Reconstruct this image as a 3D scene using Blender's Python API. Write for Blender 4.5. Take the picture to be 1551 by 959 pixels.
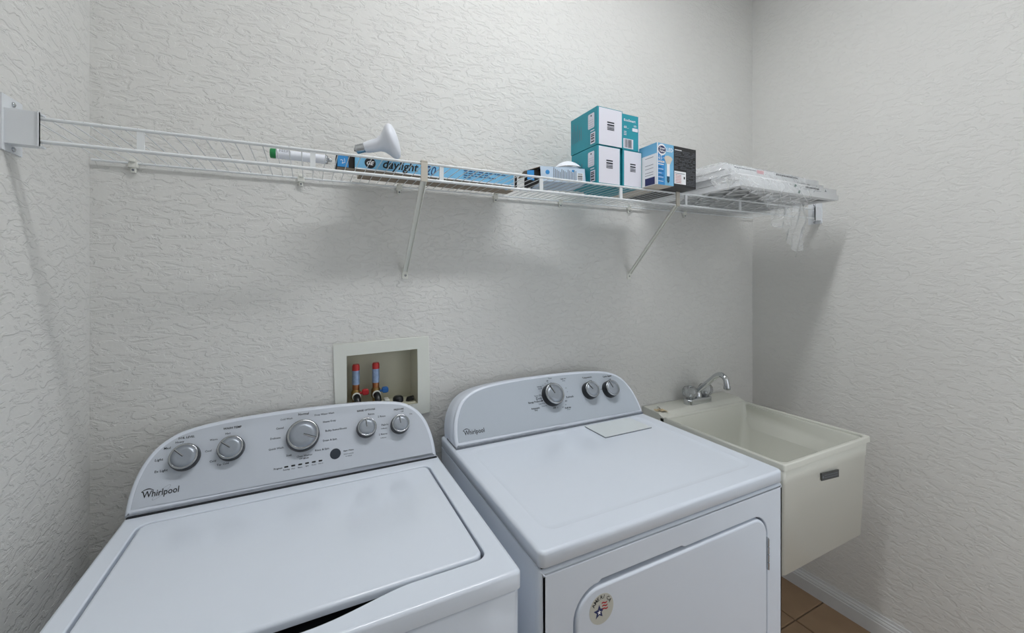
import bpy, bmesh, math, random
from mathutils import Vector, Matrix
from mathutils.geometry import tessellate_polygon

random.seed(7)
for o in list(bpy.data.objects):
    bpy.data.objects.remove(o)
SC = bpy.context.scene
COL = SC.collection
PI = math.pi

# ---------------------------------------------------------------- camera
cam = bpy.data.cameras.new('camera')
cam.sensor_width = 36.0
cam.lens = 615.113 / 1551 * 36.0
cam.shift_x = 0.00304
cam.shift_y = -0.0370
cam.clip_start = 0.02
cam_o = bpy.data.objects.new('camera', cam)
cam_o.location = (0.4707, -1.3199, 1.4298)
cam_o.rotation_euler = (PI / 2, 0, -0.4589)
COL.objects.link(cam_o)
SC.camera = cam_o

# ---------------------------------------------------------------- world, exposure
w = bpy.data.worlds.new('world')
SC.world = w
w.use_nodes = True
w.node_tree.nodes['Background'].inputs[0].default_value = (0.9, 0.93, 1.0, 1)
w.node_tree.nodes['Background'].inputs[1].default_value = 0.35
SC.view_settings.view_transform = 'Standard'
SC.view_settings.look = 'None'
SC.view_settings.gamma = 1.0
SC.view_settings.use_curve_mapping = False
SC.view_settings.exposure = 0.0
LAMP_POS = (1.18, 0.82, 2.95)
LAMP_STRENGTH = 42.0
FILL_POWER = 6.0

# added fill light, set in the unseen doorway to lift the shadows
al = bpy.data.lights.new('added_fill_light', 'AREA')
al.shape = 'RECTANGLE'; al.size = 0.8; al.size_y = 2.0
al.energy = FILL_POWER
al.color = (0.90, 0.95, 1.0)
alo = bpy.data.objects.new('added_fill_light', al)
alo.location = (1.85, -1.80, 1.05)
alo.rotation_euler = (PI / 2, 0, 0)
COL.objects.link(alo)


# ---------------------------------------------------------------- materials
def mat(name, col, rough=0.5, metal=0.0, coat=0.0, var=0.03, nscale=30.0, bump=0.0, bscale=300.0, spec=0.5, emit=None):
    m = bpy.data.materials.new(name)
    m.use_nodes = True
    nt = m.node_tree
    b = nt.nodes['Principled BSDF']
    b.inputs['Roughness'].default_value = rough
    b.inputs['Metallic'].default_value = metal
    b.inputs['Coat Weight'].default_value = coat
    b.inputs['Coat Roughness'].default_value = 0.06
    b.inputs['Specular IOR Level'].default_value = spec
    tc = nt.nodes.new('ShaderNodeTexCoord')
    n = nt.nodes.new('ShaderNodeTexNoise')
    n.inputs['Scale'].default_value = nscale
    n.inputs['Detail'].default_value = 3
    nt.links.new(tc.outputs['Object'], n.inputs['Vector'])
    mx = nt.nodes.new('ShaderNodeMix')
    mx.data_type = 'RGBA'
    lo = [max(0, c * (1 - var)) for c in col]
    hi = [min(1, c * (1 + var)) for c in col]
    mx.inputs['A'].default_value = (*lo, 1)
    mx.inputs['B'].default_value = (*hi, 1)
    nt.links.new(n.outputs['Fac'], mx.inputs['Factor'])
    nt.links.new(mx.outputs['Result'], b.inputs['Base Color'])
    if bump:
        n2 = nt.nodes.new('ShaderNodeTexNoise')
        n2.inputs['Scale'].default_value = bscale
        nt.links.new(tc.outputs['Object'], n2.inputs['Vector'])
        bp = nt.nodes.new('ShaderNodeBump')
        bp.inputs['Strength'].default_value = bump
        bp.inputs['Distance'].default_value = 0.001
        nt.links.new(n2.outputs['Fac'], bp.inputs['Height'])
        nt.links.new(bp.outputs['Normal'], b.inputs['Normal'])
    if emit:
        b.inputs['Emission Color'].default_value = (*emit[0], 1)
        b.inputs['Emission Strength'].default_value = emit[1]
    return m


def lin(r, g, b):
    f = lambda c: ((c / 255 + 0.055) / 1.055) ** 2.4 if c > 10 else c / 255 / 12.92
    return (f(r), f(g), f(b))


def wall_mat(name, col, strength, dist=0.0022):
    """knock-down plaster: flattened splatter islands with sharp little lips"""
    m = mat(name, col, rough=0.62, var=0.015, nscale=3.0, spec=0.3)
    nt = m.node_tree
    b = nt.nodes['Principled BSDF']
    tc = nt.nodes.new('ShaderNodeTexCoord')
    mp = nt.nodes.new('ShaderNodeMapping')
    mp.inputs['Rotation'].default_value = (0.5, 0.45, 0.5)
    mp.inputs['Scale'].default_value = (0.7, 0.7, 1.5)
    nt.links.new(tc.outputs['Object'], mp.inputs['Vector'])
    n = nt.nodes.new('ShaderNodeTexNoise')
    n.inputs['Scale'].default_value = 40.0
    n.inputs['Detail'].default_value = 5.0
    n.inputs['Roughness'].default_value = 0.55
    n.inputs['Distortion'].default_value = 0.7
    nt.links.new(mp.outputs[0], n.inputs['Vector'])
    r = nt.nodes.new('ShaderNodeValToRGB')
    e = r.color_ramp.elements
    e[0].position = 0.44; e[0].color = (0, 0, 0, 1)
    e[1].position = 0.53; e[1].color = (1, 1, 1, 1)
    nt.links.new(n.outputs['Fac'], r.inputs['Fac'])
    n2 = nt.nodes.new('ShaderNodeTexNoise')
    n2.inputs['Scale'].default_value = 110.0
    n2.inputs['Detail'].default_value = 4.0
    nt.links.new(tc.outputs['Object'], n2.inputs['Vector'])
    ad = nt.nodes.new('ShaderNodeMath'); ad.operation = 'MULTIPLY_ADD'
    ad.inputs[1].default_value = 0.35
    nt.links.new(n2.outputs['Fac'], ad.inputs[0])
    nt.links.new(r.outputs['Color'], ad.inputs[2])
    bp = nt.nodes.new('ShaderNodeBump')
    bp.inputs['Strength'].default_value = strength
    bp.inputs['Distance'].default_value = dist
    nt.links.new(ad.outputs[0], bp.inputs['Height'])
    nt.links.new(bp.outputs['Normal'], b.inputs['Normal'])
    return m


WALL = lin(219, 219, 216)
M = {}
M['wall_b'] = wall_mat('painted_plaster_back', WALL, 0.6)
M['wall_l'] = wall_mat('painted_plaster_left', WALL, 0.6)
M['wall_r'] = wall_mat('painted_plaster_right', WALL, 0.5)
M['ceiling'] = wall_mat('ceiling_plaster', lin(226, 225, 222), 0.4)
M['trim'] = mat('white_trim_paint', lin(215, 217, 218), 0.4)
M['grout'] = mat('tile_grout', lin(122, 104, 86), 0.9, bump=0.3)
M['tile'] = mat('brown_ceramic_tile', lin(160, 132, 104), 0.45, var=0.16, nscale=9, bump=0.25, bscale=60)
M['enamel'] = mat('white_enamel', lin(222, 230, 241), 0.16, coat=0.4, var=0.008)
M['enamel_d'] = mat('white_dryer_enamel', lin(220, 228, 239), 0.2, coat=0.3, var=0.008)
M['plastic_w'] = mat('white_appliance_plastic', lin(218, 225, 236), 0.28, var=0.008)
M['panel'] = mat('silver_grey_control_panel', lin(192, 199, 209), 0.45, metal=0.05, var=0.01)
M['panel_d'] = mat('silver_control_panel_dryer', lin(178, 187, 197), 0.45, metal=0.05, var=0.01)
M['ink'] = mat('dark_print', lin(34, 40, 48), 0.6, spec=0.2)
M['ink_b'] = mat('black_print', lin(16, 18, 22), 0.5)
M['ink_g'] = mat('grey_print', lin(110, 116, 124), 0.5)
M['dark'] = mat('dark_gap', lin(26, 30, 36), 0.6)
M['black'] = mat('black_plastic', lin(20, 22, 25), 0.3)
M['knobface'] = mat('brushed_knob_face', lin(150, 157, 166), 0.35, metal=0.45, var=0.04, nscale=200)
M['chrome'] = mat('chrome', (0.62, 0.64, 0.66), 0.1, metal=1.0, var=0.02)
M['ring'] = mat('satin_ring', (0.42, 0.44, 0.46), 0.22, metal=1.0)
M['nickel'] = mat('worn_nickel', (0.5, 0.52, 0.54), 0.25, metal=1.0)
M['button'] = mat('slate_button', lin(44, 52, 62), 0.5, spec=0.3)
M['lint'] = mat('cream_lint_cover', lin(216, 223, 225), 0.3)
M['tub'] = mat('cream_tub_plastic', lin(214, 215, 206), 0.3, var=0.02, nscale=6)
M['plate'] = mat('dark_metal_label', lin(62, 64, 64), 0.4)
M['cream'] = mat('cream_box_plastic', lin(220, 223, 216), 0.4)
M['cream_in'] = mat('aged_cream_liner', lin(200, 198, 178), 0.5, var=0.06, nscale=12)
M['copper'] = mat('copper_pipe', (0.45, 0.2, 0.09), 0.3, metal=1.0)
M['brass'] = mat('tarnished_brass', (0.3, 0.2, 0.08), 0.4, metal=1.0)
M['red'] = mat('red_plastic', lin(178, 34, 40), 0.35)
M['redcap'] = mat('red_foil', lin(200, 60, 60), 0.3, metal=0.3)
M['blue'] = mat('blue_plastic', lin(26, 92, 160), 0.35)
M['arrlabel'] = mat('silver_blue_label', lin(150, 172, 205), 0.3, metal=0.4, var=0.35, nscale=120)
M['wire'] = mat('white_coated_wire', lin(226, 230, 232), 0.3)
M['bracket'] = mat('white_bracket_plastic', lin(220, 224, 228), 0.35)
M['clip'] = mat('ivory_clip', lin(228, 229, 222), 0.4)
M['teal'] = mat('teal_carton', lin(40, 150, 166), 0.45, var=0.08, nscale=14)
M['teal_d'] = mat('teal_carton_edge', lin(20, 118, 132), 0.5)
M['carton_w'] = mat('white_carton', lin(226, 226, 236), 0.5, var=0.01)
M['carton_p'] = mat('pale_print_carton', lin(196, 214, 232), 0.45, var=0.07, nscale=45)
M['skyblue'] = mat('sky_blue_carton', lin(120, 184, 222), 0.4, var=0.14, nscale=18)
M['blue_c'] = mat('blue_carton', lin(52, 142, 208), 0.4, var=0.1, nscale=25)
M['kraft'] = mat('brown_cardboard', lin(150, 138, 122), 0.8, var=0.06, nscale=60)
M['beige'] = mat('beige_cardboard', lin(214, 206, 194), 0.8, var=0.05)
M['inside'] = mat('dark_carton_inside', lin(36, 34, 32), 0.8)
M['navy'] = mat('navy_print', lin(24, 36, 92), 0.45)
M['white'] = mat('white_print', lin(240, 242, 245), 0.5)
M['blk_c'] = mat('black_carton', lin(38, 38, 40), 0.45, var=0.3, nscale=220)
M['bulbglass'] = mat('white_frosted_bulb', lin(228, 232, 240), 0.3)
M['greencap'] = mat('green_cap', lin(22, 132, 72), 0.4)
M['paper'] = mat('white_filter_cardboard', lin(236, 238, 240), 0.55, var=0.01)
M['media'] = mat('pleated_filter_media', lin(196, 198, 198), 0.9, var=0.15, nscale=150)
M['green_i'] = mat('green_print', lin(20, 100, 80), 0.5)
M['pink'] = mat('pink_print', lin(232, 160, 168), 0.5)
M['hook'] = mat('greyed_hook_plastic', lin(200, 195, 184), 0.45)
M['tan'] = mat('tan_scrap', lin(196, 178, 146), 0.8, var=0.3, nscale=220)
M['sticker'] = mat('sticker_paper', lin(196, 196, 186), 0.4)
M['lampmetal'] = mat('white_lamp_metal', lin(230, 230, 230), 0.4)
M['lampglow'] = mat('lit_opal_glass', (0.9, 0.9, 0.88), 0.4, emit=((0.97, 0.98, 1.0), LAMP_STRENGTH))


def clear_mat(name, tint, opac_diff, gloss, rough=0.08, crease_glints=False):
    m = bpy.data.materials.new(name)
    m.use_nodes = True
    nt = m.node_tree
    nt.nodes.clear()
    out = nt.nodes.new('ShaderNodeOutputMaterial')
    tr = nt.nodes.new('ShaderNodeBsdfTransparent'); tr.inputs[0].default_value = (*tint, 1)
    df = nt.nodes.new('ShaderNodeBsdfDiffuse'); df.inputs[0].default_value = (0.9, 0.92, 0.94, 1)
    tl = nt.nodes.new('ShaderNodeBsdfTranslucent'); tl.inputs[0].default_value = (0.9, 0.92, 0.94, 1)
    gl = nt.nodes.new('ShaderNodeBsdfGlossy'); gl.inputs['Roughness'].default_value = rough
    tc = nt.nodes.new('ShaderNodeTexCoord')
    n = nt.nodes.new('ShaderNodeTexNoise'); n.inputs['Scale'].default_value = 45; n.inputs['Detail'].default_value = 4
    nt.links.new(tc.outputs['Object'], n.inputs['Vector'])
    bp = nt.nodes.new('ShaderNodeBump'); bp.inputs['Strength'].default_value = 0.8; bp.inputs['Distance'].default_value = 0.004
    nt.links.new(n.outputs['Fac'], bp.inputs['Height'])
    nt.links.new(bp.outputs['Normal'], gl.inputs['Normal'])
    a = nt.nodes.new('ShaderNodeMixShader'); a.inputs[0].default_value = 0.5
    nt.links.new(df.outputs[0], a.inputs[1]); nt.links.new(tl.outputs[0], a.inputs[2])
    b = nt.nodes.new('ShaderNodeMixShader'); b.inputs[0].default_value = opac_diff
    nt.links.new(tr.outputs[0], b.inputs[1]); nt.links.new(a.outputs[0], b.inputs[2])
    if crease_glints:        # crinkle highlights painted in as thin whiter lines, along with stress whitening
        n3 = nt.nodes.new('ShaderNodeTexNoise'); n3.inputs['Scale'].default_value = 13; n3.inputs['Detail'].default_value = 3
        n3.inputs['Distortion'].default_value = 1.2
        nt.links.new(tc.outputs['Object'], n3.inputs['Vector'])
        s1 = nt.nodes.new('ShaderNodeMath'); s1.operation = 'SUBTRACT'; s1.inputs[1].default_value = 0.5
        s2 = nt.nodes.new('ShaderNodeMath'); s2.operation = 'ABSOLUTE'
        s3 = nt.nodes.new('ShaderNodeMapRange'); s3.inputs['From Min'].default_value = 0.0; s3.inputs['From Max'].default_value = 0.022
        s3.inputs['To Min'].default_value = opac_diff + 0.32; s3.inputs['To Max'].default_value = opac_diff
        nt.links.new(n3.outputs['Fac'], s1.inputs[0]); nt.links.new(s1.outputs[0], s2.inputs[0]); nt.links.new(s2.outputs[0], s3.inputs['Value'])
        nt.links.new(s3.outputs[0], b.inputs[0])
    lw = nt.nodes.new('ShaderNodeLayerWeight'); lw.inputs['Blend'].default_value = 0.3
    nt.links.new(bp.outputs['Normal'], lw.inputs['Normal'])
    mu = nt.nodes.new('ShaderNodeMath'); mu.operation = 'MULTIPLY_ADD'
    mu.inputs[1].default_value = gloss; mu.inputs[2].default_value = 0.05
    nt.links.new(lw.outputs['Fresnel'], mu.inputs[0])
    c = nt.nodes.new('ShaderNodeMixShader')
    nt.links.new(mu.outputs[0], c.inputs[0])
    nt.links.new(b.outputs[0], c.inputs[1]); nt.links.new(gl.outputs[0], c.inputs[2])
    nt.links.new(c.outputs[0], out.inputs[0])
    return m


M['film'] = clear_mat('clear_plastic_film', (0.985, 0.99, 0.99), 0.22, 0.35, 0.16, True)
M['acrylic'] = clear_mat('clear_acrylic', (0.90, 0.92, 0.93), 0.22, 1.6, 0.04)


# ---------------------------------------------------------------- frames (origin, u, v, n)
class Fr:
    def __init__(s, o, u, v, n):
        s.o, s.u, s.v, s.n = Vector(o), Vector(u), Vector(v), Vector(n)

    def p(s, a, b, h=0.0):
        return s.o + s.u * a + s.v * b + s.n * h


def front(yd, x0=0, z0=0):            # faces the room; u = x, v = z
    return Fr((x0, -yd, z0), (1, 0, 0), (0, 0, 1), (0, -1, 0))


def leftface(x, y0=0, z0=0):          # faces left; u = distance from back wall, v = z
    return Fr((x, -y0, z0), (0, -1, 0), (0, 0, 1), (-1, 0, 0))


def topface(z):                       # faces up; u = x, v = blender y (negative towards the room)
    return Fr((0, 0, z), (1, 0, 0), (0, 1, 0), (0, 0, 1))


def underface(z):
    return Fr((0, 0, z), (1, 0, 0), (0, -1, 0), (0, 0, -1))


def tilted(yd, z, deg):
    a = math.radians(deg)
    return Fr((0, -yd, z), (1, 0, 0), (0, math.sin(a), math.cos(a)), (0, -math.cos(a), math.sin(a)))


def rrect(x0, y0, x1, y1, r, n=5):
    rs = r if isinstance(r, (list, tuple)) else (r, r, r, r)   # bl, br, tr, tl
    pts = []
    for (cx, cy, a0, rr) in ((x0 + rs[0], y0 + rs[0], PI, rs[0]), (x1 - rs[1], y0 + rs[1], 1.5 * PI, rs[1]),
                             (x1 - rs[2], y1 - rs[2], 0, rs[2]), (x0 + rs[3], y1 - rs[3], 0.5 * PI, rs[3])):
        for k in range(n + 1):
            a = a0 + k / n * PI / 2
            pts.append((cx + rr * math.cos(a), cy + rr * math.sin(a)))
    return pts


def offset(pts, d):                   # inwards for a counter-clockwise outline
    n = len(pts); out = []
    for i in range(n):
        p = Vector(pts[i]); a = Vector(pts[i - 1]); b = Vector(pts[(i + 1) % n])
        e1 = (p - a); e2 = (b - p)
        if e1.length < 1e-7: e1 = e2
        if e2.length < 1e-7: e2 = e1
        e1.normalize(); e2.normalize()
        n1 = Vector((-e1.y, e1.x)); n2 = Vector((-e2.y, e2.x))
        m = n1 + n2
        m = m / max(0.3, m.dot(m) / 2) if m.length > 1e-6 else n1
        out.append((p.x + m.x * d, p.y + m.y * d))
    return out


def circle(cx, cy, r, n=24):
    return [(cx + r * math.cos(2 * PI * k / n), cy + r * math.sin(2 * PI * k / n)) for k in range(n)]


TEXTC = {}


def text_mesh(s, weight, res):
    key = (s, weight, res)
    if key in TEXTC: return TEXTC[key]
    cu = bpy.data.curves.new('t', 'FONT')
    cu.body = s; cu.size = 1; cu.resolution_u = res; cu.offset = weight; cu.fill_mode = 'FRONT' if hasattr(cu, 'fill_mode') else cu.fill_mode
    ob = bpy.data.objects.new('t', cu)
    me = bpy.data.meshes.new_from_object(ob)
    vs = [(v.co.x, v.co.y) for v in me.vertices]
    fs = [tuple(p.vertices) for p in me.polygons]
    bpy.data.objects.remove(ob); bpy.data.curves.remove(cu); bpy.data.meshes.remove(me)
    x0 = min(v[0] for v in vs); x1 = max(v[0] for v in vs); y0 = min(v[1] for v in vs); y1 = max(v[1] for v in vs)
    TEXTC[key] = (vs, fs, x0, x1, y0, y1)
    return TEXTC[key]


# ---------------------------------------------------------------- mesh builder
class B:
    def __init__(s):
        s.v, s.f, s.m, s.sm = [], [], [], []

    def add(s, vs, fs, mi=0, smooth=False):
        o = len(s.v)
        s.v.extend(Vector(v) for v in vs)
        for f in fs:
            s.f.append(tuple(i + o for i in f)); s.m.append(mi); s.sm.append(smooth)
        return s

    def loft(s, loops, cap0=True, cap1=True, mi=0, smooth=True, closed=True):
        n = len(loops[0]); vs = [p for l in loops for p in l]; fs = []
        for k in range(len(loops) - 1):
            for i in range(n if closed else n - 1):
                j = (i + 1) % n
                fs.append((k * n + i, k * n + j, (k + 1) * n + j, (k + 1) * n + i))
        s.add(vs, fs, mi, smooth)
        if cap0: s.add(loops[0], [tuple(reversed(range(n)))], mi)
        if cap1: s.add(loops[-1], [tuple(range(n))], mi)
        return s

    def slab(s, pts, fr, h0, h1, r=0.0, seg=4, mi=0, rb=0.0, smooth=True):
        L = []
        if rb:
            for k in range(seg + 1):
                a = k / seg * PI / 2
                q = offset(pts, rb * (1 - math.sin(a)))
                L.append([fr.p(x, y, h0 + rb * (1 - math.cos(a))) for x, y in q])
        else:
            L.append([fr.p(x, y, h0) for x, y in pts])
        if r:
            for k in range(seg + 1):
                a = k / seg * PI / 2
                q = offset(pts, r * (1 - math.cos(a)))
                L.append([fr.p(x, y, h1 - r * (1 - math.sin(a))) for x, y in q])
        else:
            L.append([fr.p(x, y, h1) for x, y in pts])
        return s.loft(L, True, True, mi, smooth)

    def holed(s, outer, holes, fr, h0, h1, mi=0, r=0.0, seg=3, ri=0.0):
        """plate with holes; r rounds the outer front edge, ri the hole front edges"""
        oo = offset(outer, r) if r else outer
        hh = [offset(h, -ri) if ri else h for h in holes]     # holes given counter-clockwise
        for h, q, ho in ((h1, 0, 1), (h0, 0, 0)):
            o2 = oo if ho else outer
            h2 = hh if ho else holes
            polys = [[Vector((x, y, 0)) for x, y in o2]] + [[Vector((x, y, 0)) for x, y in hx] for hx in h2]
            flat = [p for l in polys for p in l]
            tris = tessellate_polygon(polys)
            fs = []
            for t in tris:
                a, b, c = (flat[i] for i in t)
                ccw = (b - a).cross(c - a).z > 0
                fs.append(tuple(t) if ccw == bool(ho) else tuple(reversed(t)))
            s.add([fr.p(p.x, p.y, h) for p in flat], fs, mi)
        L = [[fr.p(x, y, h0) for x, y in outer]]
        if r:
            for k in range(seg + 1):
                a = k / seg * PI / 2
                L.append([fr.p(x, y, h1 - r * (1 - math.sin(a))) for x, y in offset(outer, r * (1 - math.cos(a)))])
        else:
            L.append([fr.p(x, y, h1) for x, y in outer])
        s.loft(L, False, False, mi, True)
        for hx in holes:
            L = [[fr.p(x, y, h0) for x, y in hx]]
            if ri:
                for k in range(seg + 1):
                    a = k / seg * PI / 2
                    L.append([fr.p(x, y, h1 - ri * (1 - math.sin(a))) for x, y in offset(hx, -ri * (1 - math.cos(a)))])
            else:
                L.append([fr.p(x, y, h1) for x, y in hx])
            L = [list(reversed(l)) for l in L]
            s.loft(L, False, False, mi, True)
        return s

    def box(s, x0, x1, y0, y1, z0, z1, mi=0, r=0.0, rot=0.0):
        """y0, y1 are distances out from the back wall"""
        if r:
            return s.slab(rrect(x0, -y1, x1, -y0, r, 3), topface(0), z0, z1, r * 0.9, 3, mi, rb=r * 0.9)
        c = Vector(((x0 + x1) / 2, -(y0 + y1) / 2, 0))
        R = Matrix.Rotation(rot, 3, 'Z')
        vs = [R @ (Vector((x, -y, z)) - c) + c for z in (z0, z1) for x, y in ((x0, y1), (x1, y1), (x1, y0), (x0, y0))]
        return s.add(vs, [(3, 2, 1, 0), (4, 5, 6, 7), (0, 1, 5, 4), (1, 2, 6, 5), (2, 3, 7, 6), (3, 0, 4, 7)], mi)

    def lathe(s, prof, fr, seg=32, mi=0, cx=0, cy=0, cap0=False, cap1=True, flute=0, fa=0):
        L = []
        for (r, h) in prof:
            L.append([fr.p(cx + r * (1 + fa * math.cos(flute * 2 * PI * k / seg)) * math.cos(2 * PI * k / seg),
                           cy + r * (1 + fa * math.cos(flute * 2 * PI * k / seg)) * math.sin(2 * PI * k / seg), h) for k in range(seg)])
        return s.loft(L, cap0, cap1, mi, True)

    def tube(s, path, r, seg=10, mi=0, caps=True, smooth=True):
        path = [Vector(p) for p in path]; L = []
        rs = r if isinstance(r, (list, tuple)) else [r] * len(path)
        t0 = (path[1] - path[0]).normalized()
        ref = Vector((0, 0, 1)) if abs(t0.z) < 0.9 else Vector((1, 0, 0))
        u = t0.cross(ref).normalized()
        for i, p in enumerate(path):
            t = (path[min(i + 1, len(path) - 1)] - path[max(i - 1, 0)]).normalized()
            u = (u - t * u.dot(t)).normalized(); v = t.cross(u)
            L.append([p + (u * math.cos(2 * PI * k / seg) + v * math.sin(2 * PI * k / seg)) * rs[i] for k in range(seg)])
        return s.loft(L, caps, caps, mi, smooth)

    def rect(s, fr, a0, b0, a1, b1, h=0.0004, mi=0):
        return s.add([fr.p(a0, b0, h), fr.p(a1, b0, h), fr.p(a1, b1, h), fr.p(a0, b1, h)], [(0, 1, 2, 3)], mi)

    def poly(s, fr, pts, h=0.0004, mi=0):
        return s.add([fr.p(x, y, h) for x, y in pts], [tuple(range(len(pts)))], mi)

    def text(s, txt, fr, a, b, width, h=0.0006, mi=0, weight=0.0, res=2, height=None, shear=0.0, rot=0.0):
        """left edge a, vertical centre b"""
        vs, fs, x0, x1, y0, y1 = text_mesh(txt, weight, res)
        k = width / (x1 - x0) if width else height / (y1 - y0)
        ky = k if height is None else height / (y1 - y0)
        out = []
        for x, y in vs:
            yy = (y - (y0 + y1) / 2) * ky; xx = (x - x0) * k + yy * shear
            if rot: xx, yy = xx * math.cos(rot) - yy * math.sin(rot), xx * math.sin(rot) + yy * math.cos(rot)
            out.append(fr.p(a + xx, b + yy, h))
        return s.add(out, fs, mi)

    def build(s, name, mats, parent=None, smooth_angle=None):
        o = bpy.data.objects.new(name, s.mesh(name, mats, parent))
        COL.objects.link(o)
        if parent:
            o.parent = parent
        else:
            pass
        return o

    def mesh(s, name, mats, parent=None):
        org = Vector((0, 0, 0)); p = parent
        while p: org = org + p.location; p = p.parent
        me = bpy.data.meshes.new(name)
        me.from_pydata([v - org for v in s.v], [], s.f)
        if not isinstance(mats, (list, tuple)): mats = [mats]
        for m in mats: me.materials.append(m)
        me.polygons.foreach_set('material_index', s.m)
        me.polygons.foreach_set('use_smooth', s.sm)
        me.update()
        return me


def recentre(o):
    """put a one-mesh thing's origin at its base"""
    xs = [v.co for v in o.data.vertices]
    c = Vector(((min(v.x for v in xs) + max(v.x for v in xs)) / 2, (min(v.y for v in xs) + max(v.y for v in xs)) / 2, min(v.z for v in xs)))
    for v in xs: v -= c
    o.location = c
    return o


def tag(o, label, cat, group=None, kind=None):
    o['label'] = label; o['category'] = cat
    if group: o['group'] = group
    if kind: o['kind'] = kind
    return o


def thing(name, label, cat, x, yd, z, group=None):
    o = bpy.data.objects.new(name, None)
    o.empty_display_size = 0.05
    o.location = (x, -yd, z)
    COL.objects.link(o)
    return tag(o, label, cat, group)


def struct(o):
    o['kind'] = 'structure'
    return o


# ================================================================ the room
W, DEPTH, HT = 2.5219, 1.86, 3.05
WALL_HOLE = [(0.5755, 1.019), (0.7905, 1.0245), (0.7885, 1.2015), (0.5745, 1.1965)]
b = B(); b.holed([(-0.1, -0.12), (W + 0.1, -0.12), (W + 0.1, HT + .1), (-0.1, HT + .1)], [WALL_HOLE], front(0), -0.1, 0)
struct(b.build('wall_back', M['wall_b']))
struct(B().box(-0.1, 0, 0, DEPTH, -0.12, HT + .1).build('wall_left', M['wall_l']))
struct(B().box(W, W + 0.1, 0, DEPTH, -0.12, HT + .1).build('wall_right', M['wall_r']))
b = B()
for (x0, x1, z0, z1) in ((-0.1, 1.43, -0.12, HT + .1), (2.27, W + 0.1, -0.12, HT + .1), (1.43, 2.27, 2.05, HT + .1), (1.43, 2.27, -0.12, 0)):
    b.box(x0, x1, DEPTH, DEPTH + 0.1, z0, z1)
struct(b.build('wall_front', M['wall_r']))
struct(B().box(0, W, 0, DEPTH, HT, HT + 0.1).build('ceiling', M['ceiling']))
fl = struct(B().box(0, W, 0, DEPTH, -0.12, -0.004).build('floor', M['grout']))
xs = [0.0] + [2.30 - 0.33 * k for k in range(6, -1, -1)] + [W]
ys = [0.0, 0.326 - 0.33 + 0.0] if False else [0.0] + [0.326 + 0.33 * k for k in range(5)] + [DEPTH]
tm = None
for i in range(len(xs) - 1):
    for j in range(len(ys) - 1):
        x0, x1, y0, y1 = xs[i] + .003, xs[i + 1] - .003, ys[j] + .003, ys[j + 1] - .003
        if x1 - x0 < 0.02 or y1 - y0 < 0.02: continue
        B().slab(rrect(x0, -y1, x1, -y0, 0.004, 2), topface(0), -0.006, 0.0, 0.002, 2).build('tile', M['tile'], fl)

# baseboards with a stepped profile
PROF = [(0, 0), (0.014, 0), (0.014, 0.052), (0.0115, 0.056), (0.0125, 0.06), (0.0105, 0.066), (0.0085, 0.068), (0.0085, 0.073), (0.005, 0.078), (0.004, 0.0875), (0, 0.0875)]
b = B()
b.loft([[Vector((W - d, -y, z)) for d, z in PROF] for y in (0.0, DEPTH)], True, True, 0, False)
struct(b.build('baseboard_right', M['trim']))
b = B()
b.loft([[Vector((x, -d, z)) for d, z in PROF] for x in (0.014, W - 0.014)], True, True, 0, False)
struct(b.build('baseboard_back', M['trim']))
b = B()
b.loft([[Vector((d, -y, z)) for d, z in PROF] for y in (DEPTH, 0.0)], True, True, 0, False)
struct(b.build('baseboard_left', M['trim']))

# ceiling lamp: a long fluorescent wrap fixture
t = thing('ceiling_light', 'long white fluorescent ceiling fixture with a lit flat lens', 'lamp', LAMP_POS[0], LAMP_POS[1], HT)
LXA, LXB, LYC = LAMP_POS[0] - 0.61, LAMP_POS[0] + 0.61, LAMP_POS[1]
B().box(LXA, LXB, LYC - .085, LYC + .085, HT - .02, HT, 0).build('base_pan', M['lampmetal'], t)
lens = B().slab(rrect(LXA + .02, -LYC - .062, LXB - .02, -LYC + .062, .006, 3), underface(0) if False else topface(0), HT - .046, HT - .040, 0, 2, 0, smooth=False)
lens.build('lens', M['lampglow'], t)
for (xa, xb, ya, yb) in ((LXA, LXB, LYC - .082, LYC - .064), (LXA, LXB, LYC + .064, LYC + .082), (LXA, LXA + .018, LYC - .064, LYC + .064), (LXB - .018, LXB, LYC - .064, LYC + .064)):
    B().box(xa, xb, ya, yb, HT - .052, HT - .02, 0).build('side_rail', M['lampmetal'], t)


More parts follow.
